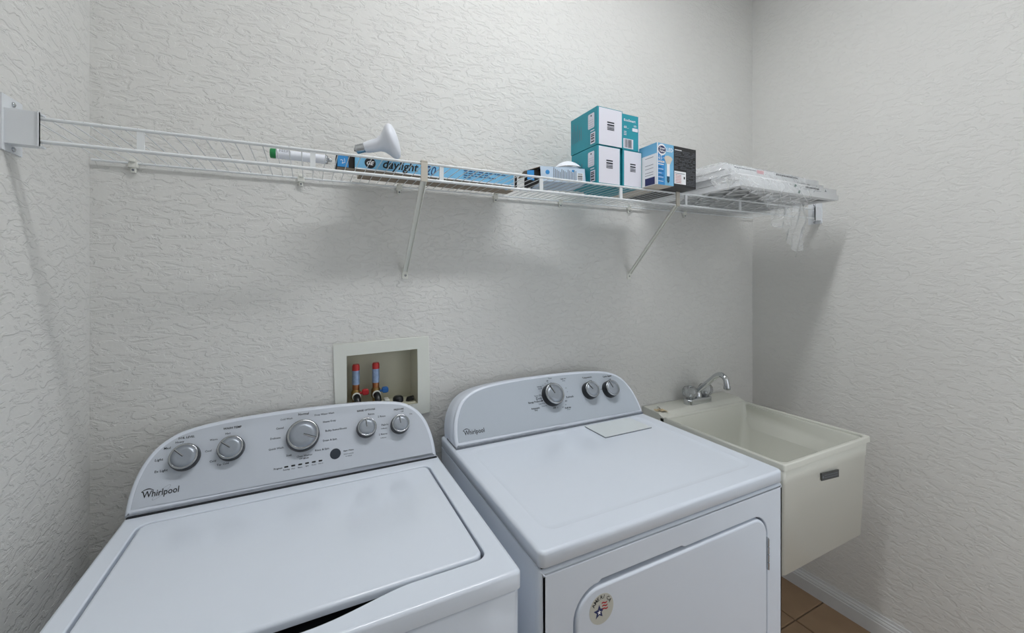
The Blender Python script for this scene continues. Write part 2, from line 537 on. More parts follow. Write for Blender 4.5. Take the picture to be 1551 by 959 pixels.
# ================================================================ knobs
def knob(t, fr, cx, cy, R, H, ang, label=None, base_k=1.0):
    kb = B().lathe([(R * 1.045, 0.0), (R * 1.02, H * 0.70), (R * 0.985, H * 0.86)], fr, 40, 0, cx, cy, True, True).build('knob', M['black'], t)
    B().lathe([(R * 0.97, H * 0.86), (R * 0.97, H * 0.96), (R * 0.93, H * 1.0), (R * 0.86, H * 1.0), (R * 0.83, H * 0.985)], fr, 40, 0, cx, cy, False, False).build('knob_ring', M['ring'], kb)
    B().lathe([(R * 0.84, H * 0.9), (R * 0.84, H * 0.99), (R * 0.5, H * 1.0)], fr, 40, 0, cx, cy, False, True).build('knob_face', M['knobface'], kb)
    ca, sa = math.cos(ang), math.sin(ang)
    q = B()
    r0, r1, hw = R * 0.02, R * 0.86, R * 0.035
    c4 = [(cx + r * ca - s_ * hw * sa, cy + r * sa + s_ * hw * ca) for r, s_ in ((r0, -1), (r1, -1), (r1, 1), (r0, 1))]
    q.slab(c4, fr, H * 0.995, H * 1.0 + 0.0016, 0, 2, 0, smooth=False)
    sh = R * 0.05
    d4 = [(cx + r * ca - s_ * hw * sa, cy + r * sa + s_ * hw * ca) for r, s_ in ((r0, 1.1), (r1, 1.1), (r1, 2.2), (r0, 2.2))]
    q.slab(d4, fr, H * 0.995, H * 1.0 + 0.0003, 0, 2, 1, smooth=False)
    q.build('pointer', [M['ring'], M['ink']], kb)
    return kb


def mirror_outline(half, cx):
    """half: (dx, t) from bottom edge up to the top centre"""
    right = [(cx + d, t_) for d, t_ in half]
    left = [(cx - d, t_) for d, t_ in reversed(half) if d > 1e-6]
    return right + left


def smooth_half(h, n=3):
    out = []
    for i in range(len(h) - 1):
        p0 = h[max(i - 1, 0)]; p1 = h[i]; p2 = h[i + 1]; p3 = h[min(i + 2, len(h) - 1)]
        for k in range(n):
            u = k / n
            out.append(tuple(0.5 * (2 * p1[c] + (p2[c] - p0[c]) * u + (2 * p0[c] - 5 * p1[c] + 4 * p2[c] - p3[c]) * u * u + (3 * p1[c] - p0[c] - 3 * p2[c] + p3[c]) * u ** 3) for c in (0, 1)))
    out.append(h[-1])
    return out


def console(t, fr, outline, back, mats, name='console', r=0.008, drop=0.024):
    L = []
    for k in range(6):
        a = k / 5 * PI / 2
        L.append([fr.p(x, y, -r * (1 - math.sin(a))) for x, y in offset(outline, r * (1 - math.cos(a)))])
    L.insert(0, [fr.p(x, y, -r - 0.004) for x, y in outline])
    L.insert(0, [fr.p(x, y, -r - 0.006) for x, y in offset(outline, 0.0015)])
    L.insert(0, [fr.p(x, y, -r - 0.008) for x, y in outline])
    top = max(y for x, y in outline); base = L[0]
    for f, g in ((.5, .32), (1.0, 1.0)):
        L.insert(0, [p + Vector((0, back * f * (1 - 0.42 * y / top), -drop * g * (y / top))) for p, (x, y) in zip(base, outline)])
    return B().loft(L, True, True).build(name, mats, t)


# ================================================================ washing machine
WX0, WX1, WYF, WZ = 0.1139, 0.8123, 0.682, 0.911
wash = thing('washing_machine', 'white top-loading washing machine with four knobs, in the corner by the left wall', 'washing machine', 0.463, 0.36, 0)
b = B()
b.slab(rrect(WX0 + .002, -WYF + .004, WX1 - .002, -0.05, 0.012, 3), topface(0), 0.03, 0.8755, 0.004, 3)
for fx in (WX0 + .05, WX1 - .05):
    for fy in (0.1, WYF - .06):
        b.lathe([(0.02, 0.0), (0.02, 0.03)], Fr((fx, -fy, 0), (1, 0, 0), (0, 1, 0), (0, 0, 1)), 12, 0, 0, 0, True)
b.build('cabinet', M['enamel_d'], wash)
B().box(WX0 + .006, WX1 - .006, 0.056, WYF - .008, 0.8755, 0.8795).build('cabinet_seam', M['dark'], wash)
# top deck with the lid well and the finger scoop at its front edge
hole = []
LX0, LX1, LY0, LY1 = 0.1505, 0.7705, 0.2065, 0.6235
base = rrect(LX0, -LY1, LX1, -LY0, 0.022, 6)
for i, (x, y) in enumerate(base):
    hole.append((x, y))
    if i == 6:       # end of the front-left corner arc: run along the front with the scoop bulging out
        for k in range(1, 40):
            xx = LX0 + .022 + (LX1 - LX0 - .044) * k / 40
            d = abs(xx - 0.463)
            bul = 0.026 * (0.5 + 0.5 * math.cos(PI * min(1, d / 0.165))) ** 0.8
            hole.append((xx, -LY1 - bul))
b = B(); b.holed(rrect(WX0, -WYF, WX1, -0.05, 0.010, 4), [hole], topface(0), 0.8795, WZ, 0, r=0.007, seg=4, ri=0.003)
b.build('top_deck', M['enamel'], wash)
B().box(LX0 - .01, LX1 + .01, LY0 - .01, LY1 + .035, 0.8798, 0.884).build('lid_well', M['dark'], wash)
b = B(); b.slab(rrect(0.1555, -0.6175, 0.7655, -0.2115, 0.019, 6), topface(0), 0.8985, WZ + .0015, 0.006, 4)
b.build('lid', M['enamel'], wash)

WF = tilted(0.171, 0.911, 30)
half = [(.3455,.0035),(.3456,.02),(.3449,.039),(.3425,.0587),(.3387,.078),(.333,.098),(.3248,.1174),(.3125,.1365),(.298,.1515),(.278,.1653),(.2535,.175),(.21,.183),(.15,.1885),(.07,.1915),(0,.1925)]
ow = mirror_outline(smooth_half(half), 0.4595)
console(wash, WF, ow, 0.080, M['plastic_w'], drop=0.012)
b = B(); b.box(WX0 + .005, WX1 - .007, 0.10, 0.1722, 0.909, 0.9132)
b.build('console_gap', M['dark'], wash)
gp = [(x, max(y, 0.0175 - (x - 0.12) * 0.010)) for x, y in offset(ow, 0.0105)]
cp = B().slab(gp, WF, -0.001, 0.0012, 0.0005, 2).build('control_panel', M['panel'], wash)
WT = [('SOIL LEVEL', 0.1912, 0.1551, 0.032, 1), ('Heavy', 0.1869, 0.1457, 0.0165, 0), ('Med', 0.1664, 0.1362, 0.0124, 0), ('Light', 0.153, 0.1118, 0.015, 0), ('Ex Light', 0.1558, 0.0867, 0.0237, 0), ('WASH TEMP', 0.2796, 0.1632, 0.0393, 1), ('Hot', 0.2854, 0.1507, 0.0106, 0), ('Warm', 0.254, 0.1406, 0.0161, 0), ('Cool', 0.2467, 0.1157, 0.0131, 0), ('Cold', 0.2579, 0.0905, 0.013, 0), ('Tap Cold', 0.273, 0.0794, 0.0242, 0), ('Normal', 0.4468, 0.1742, 0.0253, 1), ('Cold Wash', 0.4041, 0.1668, 0.0291, 0), ('Casual', 0.3951, 0.1455, 0.0179, 0), ('Delicate', 0.3833, 0.1217, 0.0231, 0), ('Quick Wash', 0.3803, 0.0955, 0.0334, 0), ('Soak', 0.4202, 0.0744, 0.013, 0), ('Clean Washer', 0.4437, 0.0673, 0.0369, 0), ('with', 0.4495, 0.0613, 0.0075, 0), ('affresh', 0.4592, 0.0606, 0.0129, 1), ('Deep Water Wash', 0.4864, 0.166, 0.0491, 0), ('Heavy Duty', 0.5071, 0.1447, 0.0323, 0), ('Bulky Items/Sheets', 0.5126, 0.1201, 0.0539, 0), ('Drain & Spin', 0.5064, 0.0956, 0.0339, 0), ('Rinse & Spin', 0.487, 0.0744, 0.0336, 0), ('Progress', 0.3934, 0.0466, 0.0187, 1), ('Sensing', 0.4139, 0.0408, 0.0147, 0), ('Wash', 0.4321, 0.0408, 0.0084, 0), ('Rinse', 0.4473, 0.0409, 0.0098, 0), ('Spin', 0.4643, 0.0409, 0.0073, 0), ('Done', 0.4793, 0.0411, 0.0097, 0), ('Lid Lock', 0.494, 0.0414, 0.012, 0), ('Start / Pause', 0.5558, 0.0616, 0.026, 1), ('hold 3 seconds', 0.5566, 0.0532, 0.0243, 0), ('to cancel', 0.5606, 0.0476, 0.0152, 0), ('RINSE OPTIONS', 0.5955, 0.1619, 0.0492, 1), ('Rinse', 0.6247, 0.149, 0.0169, 0), ('2 Rinse', 0.6505, 0.1383, 0.0215, 0), ('Fabric', 0.659, 0.1137, 0.019, 0), ('Softener', 0.6572, 0.1038, 0.0172, 0), ('2 Rinses', 0.6499, 0.0889, 0.0229, 0), ('Softener', 0.6533, 0.0789, 0.0164, 0), ('PRESOAK', 0.6971, 0.1513, 0.0295, 1), ('Off', 0.7159, 0.1438, 0.0084, 0), ('On', 0.7404, 0.1332, 0.0081, 0)]
DT = [('Temperature', 1.3664, 0.158, 0.0431, 1), ('Cycle Signal', 1.4571, 0.1526, 0.0411, 1), ('Low', 1.3922, 0.1455, 0.0115, 0), ('Off', 1.4808, 0.1402, 0.0102, 0), ('High', 1.4295, 0.1094, 0.0076, 0), ('TIMED DRY', 1.2727, 0.1648, 0.025, 1), ('Dry', 1.2801, 0.1576, 0.0107, 0), ('Timed', 1.2243, 0.1724, 0.0142, 0), ('Off', 1.2141, 0.1646, 0.0088, 1), ('Wrinkle', 1.1728, 0.1488, 0.0193, 0), ('Shield', 1.175, 0.1418, 0.0151, 0), ('Very Dry', 1.1541, 0.1186, 0.029, 0), ('Dry', 1.1585, 0.1082, 0.0214, 0), ('Energy Preferred', 1.1259, 0.0998, 0.0524, 1), ('Less Dry', 1.1635, 0.0914, 0.024, 0), ('Damp Dry', 1.1725, 0.0828, 0.02, 0), ('Automatic', 1.1309, 0.0802, 0.0332, 1), ('Dry', 1.1427, 0.0733, 0.0113, 1), ('Off', 1.2126, 0.0714, 0.0118, 1), ('10', 1.2285, 0.0708, 0.0051, 0), ('Refresh', 1.2768, 0.1002, 0.0295, 0), ('60', 1.2674, 0.0882, 0.0088, 0), ('40', 1.2641, 0.076, 0.0043, 0), ('20', 1.2496, 0.0694, 0.0053, 0), ('Fluff Air', 1.2595, 0.0648, 0.0253, 1), ('No Heat', 1.2661, 0.0584, 0.013, 0), ('80', 1.2839, 0.1316, 0.0045, 0), ('70', 1.2846, 0.1177, 0.0039, 0)]


def legends(fr, items, h0):
    b = B()
    for s_, x, y, wd, bold in items:
        b.text(s_, fr, x, y, wd, h0, 1 if bold else 0, 0.028 if bold else 0.012, 1)
    return b


def logo(fr, x, y, wd, h0, swoosh=True):
    """the maker's word mark: bold letters with a thin oval swoosh and a small arc over the W"""
    b = B()
    b.text('Whirlpool', fr, x, y, wd, h0, 0, 0.012, 2, height=wd * 0.27)
    ca, sa = math.cos(0.62), math.sin(0.62)
    def ell(cx, cy, ra, rb, t0, t1, wdt, n, ang):
        ca, sa = math.cos(ang), math.sin(ang)
        pts = []
        for k in range(n + 1):
            tt = t0 + (t1 - t0) * k / n
            for q in (1, 1 - wdt):
                ex, ey = ra * q * math.cos(tt), rb * (q if q == 1 else 1 - wdt * 3) * math.sin(tt)
                pts.append(fr.p(cx + ex * ca - ey * sa, cy + ex * sa + ey * ca, h0 - 0.0001))
        b.add(pts, [(2 * k, 2 * k + 1, 2 * k + 3, 2 * k + 2) for k in range(n)], 1)
    if swoosh: ell(x + wd * 0.52, y + wd * 0.02, wd * 0.30, wd * 0.075, 0.0, 2 * PI, 0.03, 40, 0.72)
    # arc above the W
    pts = []
    for k in range(13):
        u = k / 12; xx = x - wd * 0.03 + wd * 0.33 * u; yy = y + wd * 0.135 + wd * 0.05 * math.sin(PI * u)
        pts += [fr.p(xx, yy, h0), fr.p(xx, yy + wd * 0.012 + wd * 0.02 * math.sin(PI * u), h0)]
    b.add(pts, [(2 * k, 2 * k + 1, 2 * k + 3, 2 * k + 2) for k in range(12)], 0)
    b.rect(fr, x - wd * .03, y + wd * .115, x + wd * .01, y + wd * .145, h0, 0)
    return b


legends(WF, WT, 0.0016).build('printed_lettering', [M['ink'], M['ink_b']], cp)['kind'] = 'stuff'
logo(WF, 0.1399, 0.0403, 0.0655, 0.0016).build('brand_lettering', [M['ink_b'], M['ink_g']], cp)
for (x, y, R, ang) in ((0.2098, 0.1088, 0.0288, 2.36), (0.3006, 0.1128, 0.0278, 2.45), (0.4585, 0.117, 0.0385, -0.42), (0.6174, 0.1115, 0.0255, 1.66), (0.7093, 0.1072, 0.0255, 1.64)):
    knob(wash, WF, x, y, R, 0.024, ang)
B().lathe([(0.0135, 0), (0.0135, 0.001), (0.0125, 0.003), (0.0115, 0.0035), (0.009, 0.0032)], WF, 28, 0, 0.5358, 0.0584).build('start_button', M['button'], wash)
for k, x in enumerate((0.4208, 0.4364, 0.4522, 0.468, 0.4837, 0.4994)):
    B().slab(rrect(x - .0047, 0.0478 - .0019, x + .0047, 0.0478 + .0019, 0.0018, 3), WF, 0, 0.0018, 0.0004, 2).build('indicator_light', M['ink_b'], wash)

# ================================================================ dryer
DX0, DX1, DYF, DZ = 0.8497, 1.5872, 0.683, 0.929
dry = thing('clothes_dryer', 'white clothes dryer with a front door and three knobs, between washing machine and sink', 'dryer', 1.218, 0.36, 0)
b = B()
b.slab(rrect(DX0 + .002, -0.662, DX1 - .002, -0.06, 0.004, 2), topface(0), 0.03, 0.893, 0.003, 2)
for fx in (DX0 + .05, DX1 - .05):
    for fy in (0.1, DYF - .06):
        b.lathe([(0.02, 0.0), (0.02, 0.03)], Fr((fx, -fy, 0), (1, 0, 0), (0, 1, 0), (0, 0, 1)), 12, 0, 0, 0, True)
b.build('cabinet', M['enamel_d'], dry)
DOORO = rrect(0.9275, 0.30, 1.5175, 0.8275, (0.05, 0.05, 0.05, 0.055), 8)
dh = []
for x, y in offset(DOORO, -0.0045):
    dh.append((x, y))
# finger groove widens the gap above the left part of the door
gx = sorted([p for p in dh if p[1] > 0.8315], key=lambda p: -p[0])
dh2 = []
for i, p in enumerate(dh):
    dh2.append(p)
    q = dh[(i + 1) % len(dh)]
    if p[1] > 0.8315 and q[1] > 0.8315 and abs(p[0] - q[0]) > 0.2:
        dh2 += [(1.222, 0.832), (1.214, 0.8365), (0.99, 0.8365)]
b = B(); b.holed(rrect(DX0, 0.03, DX1, 0.8935, 0.003, 2), [dh2], front(DYF - .02), 0.0, 0.02, 0, r=0.010, seg=5, ri=0.003)
b.build('front_panel', M['enamel_d'], dry)
B().box(0.905, 1.535, 0.655, 0.6645, 0.28, 0.848).build('door_recess', M['dark'], dry)
dd = B().slab(DOORO, front(0.668), 0.0, 0.0175, 0.006, 4).build('door', M['enamel_d'], dry)
for z0 in (0.690, 0.38):
    q = B(); q.box(1.5165, 1.5215, 0.675, 0.6865, z0, z0 + 0.08)
    for k in range(4): q.tube([(1.519, -0.687, z0 + .02 * k + .001), (1.519, -0.687, z0 + .02 * k + .018)], 0.0028, 8)
    q.build('hinge', M['nickel'], dd)
# round sticker on the door
SF = front(0.6856)
sx, sz, sr = 0.987, 0.7815, 0.0295
b = B().slab(circle(sx, sz, sr, 36), SF, 0, 0.0003, 0, 2, 0, smooth=False)
for k, ch in enumerate('AMERICA'):
    a = math.radians(150 - k * 20)
    b.text(ch, SF, sx + (sr * .78) * math.cos(a) - .003 * math.sin(a), sz + (sr * .78) * math.sin(a) + .003 * math.cos(a), None, 0.0005, 1, 0.02, 1, height=.0075, rot=a - PI / 2)
star = [((sx - .006) + (0.014 if k % 2 == 0 else 0.0062) * math.cos(PI / 2 + k * PI / 5), (sz - .004) + (0.014 if k % 2 == 0 else 0.0062) * math.sin(PI / 2 + k * PI / 5)) for k in range(10)]
b.slab(star, SF, 0.0003, 0.0005, 0, 2, 2, smooth=False)
b.poly(SF, [((sx - .006) + (0.005 if k % 2 == 0 else 0.0022) * math.cos(PI / 2 + k * PI / 5), (sz - .005) + (0.005 if k % 2 == 0 else 0.0022) * math.sin(PI / 2 + k * PI / 5)) for k in range(10)], 0.0007, 4)
for k in range(3):
    z = sz + .009 - k * .006
    pts = []
    for q in range(7):
        x = sx + .000 + q * .0022 + k * .001; dz = .0012 * math.sin(q * 1.1)
        pts += [SF.p(x, z + dz, .0006), SF.p(x, z + dz + .0028, .0006)]
    b.add(pts, [(2 * q, 2 * q + 2, 2 * q + 3, 2 * q + 1) for q in range(6)], 3)
o = b.build('sticker', [M['sticker'], M['ink_b'], M['navy'], M['red'], M['white']], dd)
o['label'] = 'round grey-white sticker with the word AMERICA, a navy star and red stripes'

B().box(DX0 + .006, DX1 - .006, 0.066, DYF - .008, 0.893, 0.8975).build('top_seam', M['dark'], dry)
TF = topface(0)
out = rrect(DX0 - .001, -DYF - .001, DX1 + .001, -0.062, 0.014, 5)
inn = rrect(DX0 + .042, -DYF + .05, DX1 - .042, -0.20, 0.03, 5)
Ls = [[TF.p(x, y, 0.8975) for x, y in offset(out, 0.003)], [TF.p(x, y, 0.900) for x, y in out]]
for k in range(6):
    a = k / 5 * PI / 2
    Ls.append([TF.p(x, y, DZ - 0.007 * (1 - math.sin(a))) for x, y in offset(out, 0.007 * (1 - math.cos(a)))])
tp = B().loft(Ls, True, False)
tp.loft([Ls[-1], [TF.p(x, y, DZ) for x, y in inn]], False, False, 0, False)
tp.loft([[TF.p(x, y, DZ) for x, y in inn], [TF.p(x, y, DZ - .0006) for x, y in offset(inn, .004)], [TF.p(x, y, DZ - .0016) for x, y in offset(inn, .011)], [TF.p(x, y, DZ - .0018) for x, y in offset(inn, .016)]], False, True)
tp.build('top_panel', M['enamel_d'], dry)
B().slab(rrect(1.309, -0.309, 1.507, -0.20, 0.003, 2), TF, DZ - .004, DZ + .0006, 0, 2, 0, smooth=False).build('lint_slot_seam', M['ink_g'], dry)
B().slab(rrect(1.3105, -0.3075, 1.5055, -0.20, 0.003, 2), TF, DZ - .002, DZ + .0016, 0.0008, 2).build('lint_cover', M['lint'], dry)

DF = tilted(0.189, 0.929, 30)
half = [(.364,.0035),(.3648,.02),(.3642,.038),(.3618,.0575),(.3575,.077),(.351,.096),(.342,.115),(.330,.1335),(.3145,.1485),(.295,.1605),(.269,.1705),(.238,.1775),(.19,.183),(.13,.1865),(.06,.1885),(0,.189)]
od = mirror_outline(smooth_half(half), 1.2230)
console(dry, DF, od, 0.095, M['plastic_w'], drop=0.012)
B().box(DX0 + .008, DX1 - .004, 0.10, 0.1905, 0.927, 0.9335).build('console_gap', M['ink_g'], dry)
gp = [(x, max(y, 0.0185 - (x - 0.87) * 0.006)) for x, y in offset(od, 0.0105)]
cp = B().slab(gp, DF, -0.001, 0.0012, 0.0005, 2).build('control_panel', M['panel_d'], dry)
lg = legends(DF, DT, 0.0016)
lg.poly(DF, circle(1.1802, 0.1013, 0.0021, 10), 0.0016, 1)
for k in range(16):
    a = math.radians(200 - k * 15.5)
    r_ = 0.0445
    x, y = 1.2209 + r_ * math.cos(a), 0.1143 + r_ * math.sin(a)
    lg.poly(DF, circle(x, y, 0.0012, 6), 0.0016, 0)
lg.build('printed_lettering', [M['ink'], M['ink_b']], cp)['kind'] = 'stuff'
logo(DF, 0.8891, 0.0398, 0.066, 0.0016, False).build('brand_lettering', [M['ink_b'], M['ink_g']], cp)
knob(dry, DF, 1.2209, 0.1143, 0.0365, 0.029, 2.0)
knob(dry, DF, 1.3789, 0.1098, 0.0295, 0.028, 2.15)
knob(dry, DF, 1.4678, 0.1039, 0.0295, 0.028, 1.85)

# ================================================================ laundry sink
SX0, SX1, SYF, SZ = 1.7672, 2.2865, 0.5865, 0.8625
sink = thing('laundry_sink', 'cream plastic laundry tub hung on the back wall, right of the dryer', 'sink', 2.02, 0.3, 0.5195)
b = B()
rim_o = rrect(SX0, -SYF, SX1, -0.100, (0.008, 0.008, 0.001, 0.001), 4)
rim_i = rrect(SX0 + .013, -SYF + .013, SX1 - .013, -0.124, 0.022, 6)
b.holed(rim_o, [rim_i], TF, 0.843, SZ, 0, r=0.004, seg=3, ri=0.004)
# deck along the wall, sloping down to the rim
prof = [(0.002, 0.843), (0.002, 0.8775), (0.005, 0.8785), (0.085, 0.8745), (0.094, 0.8715), (0.110, 0.8638), (0.1175, 0.8624), (0.1175, 0.843)]
b.loft([[Vector((x, -y, z)) for y, z in prof] for x in (SX0, SX1)], True, True, 0, False)
b.build('rim', M['tub'], sink)
# outer shell, drawn in towards the bottom, one continuous wall with the bowl inside
def rloop(x0, x1, y0, y1, z, r):
    return [Vector((x, y, z)) for x, y in rrect(x0, -y1, x1, -y0, r, 6)]
b = B()
Lp = [rloop(SX0 + .014, SX1 - .062, 0.02, SYF - .014, 0.5190, 0.012), rloop(SX0 + .003, SX1 - .050, 0.008, SYF - .006, 0.5215, 0.010), rloop(SX0 + .002, SX1 - .026, 0.005, SYF - .0035, 0.797, 0.008),
      rloop(SX0 + .001, SX1 - .023, 0.005, SYF - .0022, 0.799, 0.008), rloop(SX0 + .001, SX1 - .020, 0.005, SYF - .0022, 0.850, 0.008)]
Lp += [rloop(SX0 + .0115, SX1 - .0115, 0.1225, SYF - .0115, 0.855, 0.022), rloop(SX0 + .0135, SX1 - .0135, 0.1250, SYF - .0135, 0.850, 0.022), rloop(SX0 + .018, SX1 - .022, 0.130, SYF - .018, 0.78, 0.03), rloop(SX0 + .035, SX1 - .085, 0.15, SYF - .035, 0.57, 0.05), rloop(SX0 + .07, SX1 - .12, 0.19, SYF - .07, 0.535, 0.06)]
b.loft(Lp, True, True)
b.build('basin', M['tub'], sink)
PF = front(SYF + .0004)
pl = B(); pl.slab([(1.9654, 0.7725), (2.0693, 0.7640), (2.0693, 0.7880), (1.9654, 0.7965)], front(SYF), -0.001, 0.0015, 0, 2, 0, smooth=False)
for k in range(2):
    for q in range(9):
        x = 1.982 + q * .0088; z = 0.7865 - k * .0075 - (x - 1.9654) * .082
        pl.rect(front(SYF), x, z, x + .006, z + .0035, 0.0019, 1)
pl.poly(front(SYF), circle(1.973, 0.783, 0.0045, 10), 0.0019, 1)
o = pl.build('maker_plate', [M['plate'], M['ink_g']], sink); o['label'] = 'dark grey oblong maker plate'
B().lathe([(0.03, 0), (0.028, .002), (0.012, .003)], Fr((2.0, -0.36, 0.5352), (1, 0, 0), (0, 1, 0), (0, 0, 1)), 20).build('drain', M['chrome'], sink)

# faucet
FX, FY, FZ = 2.037, 0.062, 0.8757
fc = thing('faucet', 'chrome two-handle faucet with clear faceted knobs on the laundry tub ledge', 'faucet', FX, FY, FZ)
b = B(); b.slab(rrect(FX - .078, -FY - .021, FX + .078, -FY + .021, 0.0205, 8), TF, FZ - .0008, FZ + .024, 0.007, 4)
b.build('base_plate', M['chrome'], fc)
for s_ in (-1, 1):
    T = Fr((FX + s_ * .051, -FY, FZ + .023), (1, 0, 0), (0, 1, 0), (0, 0, 1))
    st = B().lathe([(0.012, 0), (0.012, .006), (0.009, .008), (0.009, .02)], T, 16).build('handle_stem', M['chrome'], fc)
    B().lathe([(0.016, .003), (0.025, .010), (0.0300, .024), (0.0290, .040), (0.021, .052), (0.010, .055)], T, 40, 0, 0, 0, True, True, flute=8, fa=0.06).build('handle', M['acrylic'], fc)
    B().lathe([(0.010, .0545), (0.0095, .0570)], T, 16).build('handle_button', M['nickel'], fc)
B().lathe([(0.016, 0), (0.0155, .02), (0.0125, .028), (0.011, .034)], Fr((FX, -FY, FZ + .020), (1, 0, 0), (0, 1, 0), (0, 0, 1)), 20).build('spout_collar', M['chrome'], fc)
sp = [(0, 0, .04), (-.001, .006, .056), (-.002, .022, .072), (-.003, .042, .089), (-.005, .072, .116), (-.007, .092, .135), (-.009, .110, .147), (-.010, .126, .149), (-.011, .142, .139), (-.012, .149, .122), (-.012, .151, .106)]
pts = [(FX + a, -FY - b_, FZ + c) for a, b_, c in sp]
def cr(pts, n=4):
    P = [Vector(p) for p in pts]; out = []
    for i in range(len(P) - 1):
        p0 = P[max(i - 1, 0)]; p1 = P[i]; p2 = P[i + 1]; p3 = P[min(i + 2, len(P) - 1)]
        for k in range(n):
            u = k / n
            out.append(0.5 * (2 * p1 + (p2 - p0) * u + (2 * p0 - 5 * p1 + 4 * p2 - p3) * u * u + (3 * p1 - p0 - 3 * p2 + p3) * u ** 3))
    out.append(P[-1]); return out
cp_ = cr(pts)
B().tube(cp_, 0.0112, 14).build('spout', M['chrome'], fc)
e = cp_[-1]
B().lathe([(0.0125, 0), (0.0135, .004), (0.0135, .012), (0.012, .015)], Fr(e + Vector((0, 0, .004)), (1, 0, 0), (0, -1, 0), (0, 0, -1)), 18, 0, 0, 0, True).build('aerator', M['nickel'], fc)

# small tan scrap on the ledge
b = B()
rr = random.Random(3)
n_ = 9
vs = []; fs = []
for i in range(n_):
    for j in range(6):
        u, v = i / (n_ - 1), j / 5
        vs.append(Vector((1.800 + (u - .5) * .038 - v * .010 + rr.uniform(-.002, .002), -(0.078 + (u - .5) * .03 + (v - .5) * .026) + rr.uniform(-.002, .002), 0.8762 + rr.uniform(0, .007) * math.sin(PI * u) + .001)))
for i in range(n_ - 1):
    for j in range(5): fs.append((i * 6 + j, (i + 1) * 6 + j, (i + 1) * 6 + j + 1, i * 6 + j + 1))
b.add(vs, fs, 0)
b.tube([(1.806, -.045, .881), (1.800, -.060, .886), (1.797, -.075, .881)], 0.0012, 6, 1)
tag(recentre(b.build('paper_scrap', [M['tan'], M['ink']])), 'small crumpled tan scrap lying on the left end of the laundry tub ledge', 'scrap')

# ================================================================ supply box in the wall
sb = thing('supply_box', 'cream recessed washing machine supply box with valves, set in the back wall', 'outlet box', 0.684, 0.0, 0.985)
b = B(); b.holed([(0.5440, 0.9825), (0.8333, 0.9887), (0.8254, 1.2405), (0.5361, 1.2337)], [WALL_HOLE], front(0), 0.0003, 0.0065, 0, r=0.002, seg=2)
b.build('frame', M['cream'], sb)
b = B()
WH = WALL_HOLE
hi = offset(WH, 0.0006)
ho = [front(0).p(x, y, 0.004) for x, y in hi]; hb = [front(0).p(x, y, -0.072) for x, y in offset(WH, 0.006)]
b.loft([hb, ho], True, False, 0, False)
for k in range(len(b.f)): b.f[k] = tuple(reversed(b.f[k]))
b.build('liner', M['cream_in'], sb)
# rim of knocked out plastic lip at the bottom
B().box(0.70, 0.786, -0.066, -0.006, 1.0245, 1.0285).build('drain_ledge', M['cream_in'], sb)
for (x, hm) in ((0.6050, 'red'), (0.6650, 'blue')):
    T = Fr((x, 0.036, 1.02), (1, 0, 0), (0, 1, 0), (0, 0, 1))
    v = B().lathe([(0.011, 0.0), (0.011, .03), (0.0145, .034), (0.0145, .055), (0.011, .06), (0.009, .066)], T, 18, 0, 0, 0, True).build('valve', M['brass'], sb)
    B().lathe([(0.0105, 0.062), (0.0105, .078)], T, 18, 0).build('copper_neck', M['copper'], v)
    B().lathe([(0.0113, 0.078), (0.0113, .122)], T, 18, 0, 0, 0, True).build('printed_band', M['arrlabel'], v)
    B().lathe([(0.0113, 0.122), (0.0113, .136), (0.009, .141)], T, 18, 0).build('arrestor_cap', M['redcap'], v)
    F2 = Fr((x, 0.022, 1.063), (1, 0, 0), (0, 0, 1), (0, -1, 0))
    B().lathe([(0.0115, 0), (0.0130, .002), (0.0130, .005), (0.0115, .006)], F2, 18, 0).build('white_washer', M['cream'], v)
    B().tube([(x, 0.016, 1.063), (x + .001, 0.000, 1.058), (x + .002, -0.008, 1.040), (x + .002, -0.010, 1.0)], 0.0105, 12).build('hose', M['black'], v)
    hd = B(); hd.slab(rrect(x + .016, 1.066, x + .036, 1.084, 0.006, 4), front(-0.024), 0, 0.012, 0.003, 3)
    hd.tube([(x + .010, 0.020, 1.073), (x + .020, 0.020, 1.074)], 0.004, 8)
    hd.build('valve_handle', M[hm], v)
B().lathe([(0.017, 0), (0.017, .018), (0.0155, .023), (0.012, .0265), (0.006, .028)], Fr((0.734, 0.030, 1.02), (1, 0, 0), (0, 1, 0), (0, 0, 1)), 20).build('drain_hose_end', M['black'], sb)
B().tube([(0.764, 0.03, 1.02), (0.766, 0.02, 1.036), (0.780, 0.012, 1.040)], 0.008, 10).build('black_fitting', M['black'], sb)
B().box(0.690, 0.706, -0.05, -0.02, 1.02, 1.042, 0, 0.003).build('white_fitting', M['cream'], sb)

# ================================================================ wire shelf
def zs(x): return 1.7132 + 0.0097 * x
SD = 0.305
sh = thing('wire_shelf', 'long white coated-wire shelf running across the back wall above the appliances', 'shelf', W / 2, 0.0, 1.70)
X0, X1 = 0.006, W - 0.006
B().tube([(X0, -SD, zs(X0)), (X1, -SD, zs(X1))], 0.0034, 10).build('front_rail', M['wire'], sh)
B().tube([(X0, -SD - .001, zs(X0) - .041), (X1, -SD - .001, zs(X1) - .041)], 0.0036, 10).build('lip_rail', M['wire'], sh)
B().tube([(X0, -.009, zs(X0) + .001), (X1, -.009, zs(X1) + .001)], 0.0028, 8).build('back_rail', M['wire'], sh)
k = 0
x = 0.0254
wire_me = None
while x < W - 0.01:
    if wire_me is None:
        wo = B().tube([(x, -.006, zs(x) + .0032), (x, -SD + .012, zs(x) + .0036), (x, -SD + .003, zs(x) + .0036), (x, -SD - .003, zs(x) + .002)], 0.00105, 6).build('deck_wire', M['wire'], sh)
        wire_me = wo.data; wx = x
    else:
        o = bpy.data.objects.new('deck_wire', wire_me); COL.objects.link(o); o.parent = sh
        o.location = (x - wx, 0, zs(x) - zs(wx))
    x += 0.0254
